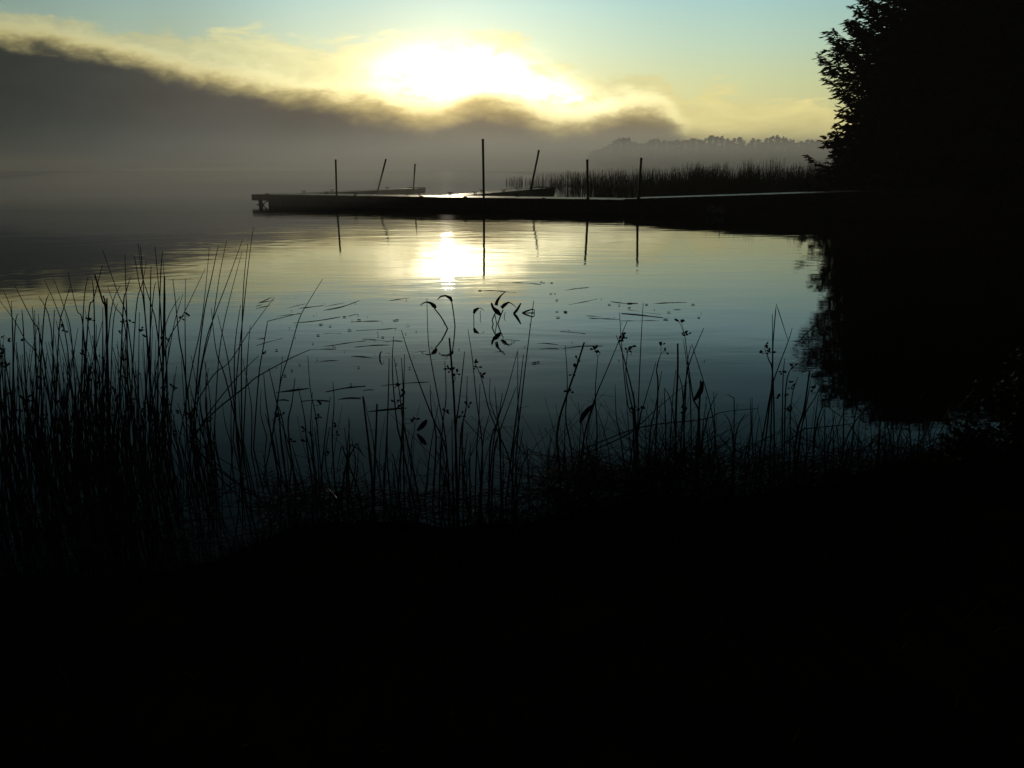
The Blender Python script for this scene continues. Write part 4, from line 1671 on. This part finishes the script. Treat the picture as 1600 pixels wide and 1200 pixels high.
# ------------------------------------------------------------------ seed pods / torn sheaths on rushes
for (a_, b_, c_, lb) in [((906, 661), (914, 646), (927, 632), 'torn drooping leaf sheath hanging on a slanting rush'),
                         ((1098, 596), (1094, 612), (1083, 627), 'dark curved leaf scrap caught on the thick rush'),
                         ((652, 673), (661, 664), (667, 656), 'small pointed leaf caught between rushes, upper of two'),
                         ((652, 678), (660, 688), (666, 695), 'small pointed leaf hanging between rushes, lower of two')]:
    Y = G(a_[0], 780).y
    pp = smooth_poly([P(*a_, Y), P(*b_, Y), P(*c_, Y)], 5)
    m = MB()
    m.tube(pp, 0, n=8, rfun=lambda f: 0.003 + 0.011 * math.sin(math.pi * min(0.97, max(0.05, f))))
    for i, v in enumerate(m.v):
        q = pp[i // 8]
        m.v[i] = Vector((v.x, q.y + (v.y - q.y) * 0.3, v.z))
    tag(m.build('leaf_scrap', M_LEAF, origin=pp[0]), lb, 'leaf')


# ------------------------------------------------------------------ bush on the near right bank
def bush(loc, R, h, n, seed, label, lf=0.035, squash=1.0):
    rr = random.Random(seed)
    loc = Vector(loc)
    t = thing('waterside_bush', loc, label, 'bush')
    st, lv = MB(), MB()
    for i in range(n):
        th = rr.uniform(0, 6.283)
        el_ = rr.uniform(0.35, 1.5)
        L = rr.uniform(0.55, 1.05)
        end = loc + Vector((math.cos(th) * math.cos(el_) * R * L * 1.25, math.sin(th) * math.cos(el_) * R * L * squash, math.sin(el_) * h * L))
        mid = loc.lerp(end, 0.5) + Vector((rr.gauss(0, .03), rr.gauss(0, .03), 0.05))
        pth = smooth_poly([loc + Vector((rr.gauss(0, .05), rr.gauss(0, .05), -0.05)), mid, end], 5)
        st.tube(pth, 0.005, 0.0015, 4, cap=False)
        for j in range(9):
            q = pth[min(len(pth) - 1, 3 + j)] if 3 + j < len(pth) else end
            for _ in range(2):
                d = Vector((rr.uniform(-1, 1), rr.uniform(-1, 1), rr.uniform(-0.4, 0.9))).normalized()
                lv.leaf(q, d, lf * rr.uniform(0.8, 1.7), lf * rr.uniform(0.45, 0.8), Vector((rr.uniform(-1, 1), rr.uniform(-1, 1), rr.uniform(.2, 1))), 0.2)
    st.build('stems', M_BARK, t)
    lv.build('foliage', M_LEAF, t)


b = G(1575, 725)
bush((b.x + 0.1, b.y, 0.0), 0.42, 0.52, 120, 201, 'leafy dark bush at the right edge hanging over the water', 0.036)
b = G(1505, 722)
bush((b.x, b.y - 0.05, 0.0), 0.20, 0.22, 60, 202, 'low leafy bush just left of the bigger edge bush', 0.030)
b = G(1640, 700)
bush((b.x + 0.15, b.y + 0.3, 0.0), 0.5, 0.72, 130, 203, 'tallest leafy bush, cut off by the right edge', 0.04)

# bank grass: too dense to count
m = MB()
rr = random.Random(91)
cand = []
for _ in range(3200):
    cand.append((rr.uniform(-4.5, 5), rr.uniform(0.9, 5.2), 0))
edge = [hump(-60, 900), hump(120, 900), hump(260, 893), hump(350, 870), hump(400, 848), hump(450, 828), hump(510, 816), hump(600, 812), hump(700, 818), hump(800, 812),
        hump(900, 800), hump(1000, 792), hump(1100, 782), hump(1200, 768), hump(1300, 752), hump(1380, 722), hump(1460, 712), hump(1560, 700)]
for _ in range(3600):
    k_ = rr.randrange(len(edge) - 1)
    f = rr.random()
    x = edge[k_][0] * (1 - f) + edge[k_ + 1][0] * f
    y = edge[k_][1] * (1 - f) + edge[k_ + 1][1] * f
    if noise.noise(Vector((x * 3.2, y * 3.2, 7))) + rr.uniform(-0.35, 0.35) < -0.12:
        continue
    cand.append((x + rr.gauss(0, 0.03), y + rr.gauss(0.0, 0.07), 1))
for (x, y, fringe) in cand:
    s_ = signed(np.array([x]), np.array([y]))[0]
    if s_ < (-0.14 if fringe else 0.02):
        continue
    z = gz(s_, x, y)
    h = rr.uniform(0.03, 0.10) if not fringe else rr.uniform(0.03, 0.10) * (0.6 + 0.8 * max(0, 0.5 + noise.noise(Vector((x * 4, y * 4, 2)))))
    d = Vector((rr.gauss(0, 0.4) * h, rr.gauss(0, 0.4) * h, h))
    k_ = len(m.v)
    w_ = rr.uniform(0.0015, 0.003)
    th = rr.uniform(0, 3.14)
    s2 = Vector((math.cos(th), math.sin(th), 0)) * w_
    b0 = Vector((x, y, z - 0.01))
    m.v += [b0 - s2, b0 + s2, b0 + d * 0.6 + s2 * 0.7, b0 + d * 0.6 - s2 * 0.7, b0 + d + Vector((d.x * .3, d.y * .3, 0))]
    m.f += [[k_, k_ + 1, k_ + 2, k_ + 3], [k_ + 3, k_ + 2, k_ + 4]]
tag(m.build('bank_grass', M_GRASS), 'short dark grass on the near bank', kind='stuff')


# ------------------------------------------------------------------ air: haze and mist
def vol_mat(name, dens, colr, g):
    mt = bpy.data.materials.new(name)
    mt.use_nodes = True
    tr = mt.node_tree
    tr.nodes.clear()
    pv = tr.nodes.new('ShaderNodeVolumePrincipled')
    pv.inputs['Color'].default_value = (*colr, 1)
    pv.inputs['Density'].default_value = dens
    pv.inputs['Anisotropy'].default_value = g
    out = tr.nodes.new('ShaderNodeOutputMaterial')
    tr.links.new(pv.outputs[0], out.inputs['Volume'])
    return mt


def volume_box(name, c0, c1, mt, label):
    mb = MB()
    c_ = [(a + b) / 2 for a, b in zip(c0, c1)]
    hs = [(b - a) / 2 for a, b in zip(c0, c1)]
    mb.box(c_, *hs, u=(1, 0, 0))
    o = mb.build(name, mt)
    return tag(o, label, kind='stuff')


volume_box('haze', (-1305, -1305, -2.8), (1305, 1305, 16), vol_mat('haze_air', 0.0006, (0.9, 0.9, 0.88), 0.2), 'thin morning haze over the lake')


def mist_bank(name, x0, x1, y0, y1, hfun, mt, label, nx_=60, ny_=24):
    vs, fs = [], []
    for lay in (0, 1):
        for j in range(ny_ + 1):
            for i in range(nx_ + 1):
                x, y = x0 + (x1 - x0) * i / nx_, y0 + (y1 - y0) * j / ny_
                vs.append((x, y, 0.02 if lay == 0 else 0.06 + hfun(x, y)))
    st = nx_ + 1
    N_ = st * (ny_ + 1)
    for j in range(ny_):
        for i in range(nx_):
            a = j * st + i
            fs.append((a, a + st, a + st + 1, a + 1))
            fs.append((N_ + a, N_ + a + 1, N_ + a + st + 1, N_ + a + st))
    for i in range(nx_):
        fs.append((i, i + 1, N_ + i + 1, N_ + i))
        a = ny_ * st + i
        fs.append((a, N_ + a, N_ + a + 1, a + 1))
    for j in range(ny_):
        a = j * st
        fs.append((a, N_ + a, N_ + a + st, a + st))
        a = j * st + nx_
        fs.append((a, a + st, N_ + a + st, N_ + a))
    me_ = bpy.data.meshes.new(name)
    me_.from_pydata(vs, [], fs)
    me_.materials.append(mt)
    o_ = bpy.data.objects.new(name, me_)
    col.objects.link(o_)
    return tag(o_, label, kind='stuff')


def sst(a, b, x):
    t_ = max(0.0, min(1.0, (x - a) / (b - a)))
    return t_ * t_ * (3 - 2 * t_)


vm = vol_mat('mist_air', 0.02, (0.93, 0.97, 1.0), 0.42)
vb = NB(vm.node_tree)
pv_ = next(n_ for n_ in vm.node_tree.nodes if n_.type == 'PRINCIPLED_VOLUME')
vs_ = vb.n('ShaderNodeSeparateXYZ')
vb.put(vs_.inputs[0], vb.n('ShaderNodeNewGeometry').outputs['Position'])
dn = vb.m('MULTIPLY', vb.rng(vs_.outputs[0], -75.0, 25.0), vb.rng(vs_.outputs[1], 75.0, 125.0))
dn = vb.m('MULTIPLY', dn, vb.rng(vs_.outputs[0], 5.0, 45.0, 1.0, 1.25))
dn = vb.m('MULTIPLY', dn, vb.rng(vs_.outputs[2], 4.6, 8.8, 1.0, 0.0))
vb.put(pv_.inputs['Density'], vb.m('MULTIPLY', dn, 0.0175))
mist_bank('mist', -78, 105, 74, 214, lambda x, y: 9.6, vm, 'pale fog bank lying over the lake before the far trees', 6, 4)
mb = MB()
mb.blob((-15, 48, 0.0), 1.0, 1.0, 28, 16)
for i, v in enumerate(mb.v):
    d = v - Vector((-15, 48, 0))
    mb.v[i] = Vector((-15 + d.x * 17, 48 + d.y * 13, 0.02 + max(0.0, d.z) * 1.9))
tag(mb.build('mist', vol_mat('mist_patch_air', 0.022, (0.95, 0.95, 0.93), 0.3)), 'drifting mist patch round the tip of the dock', kind='stuff')
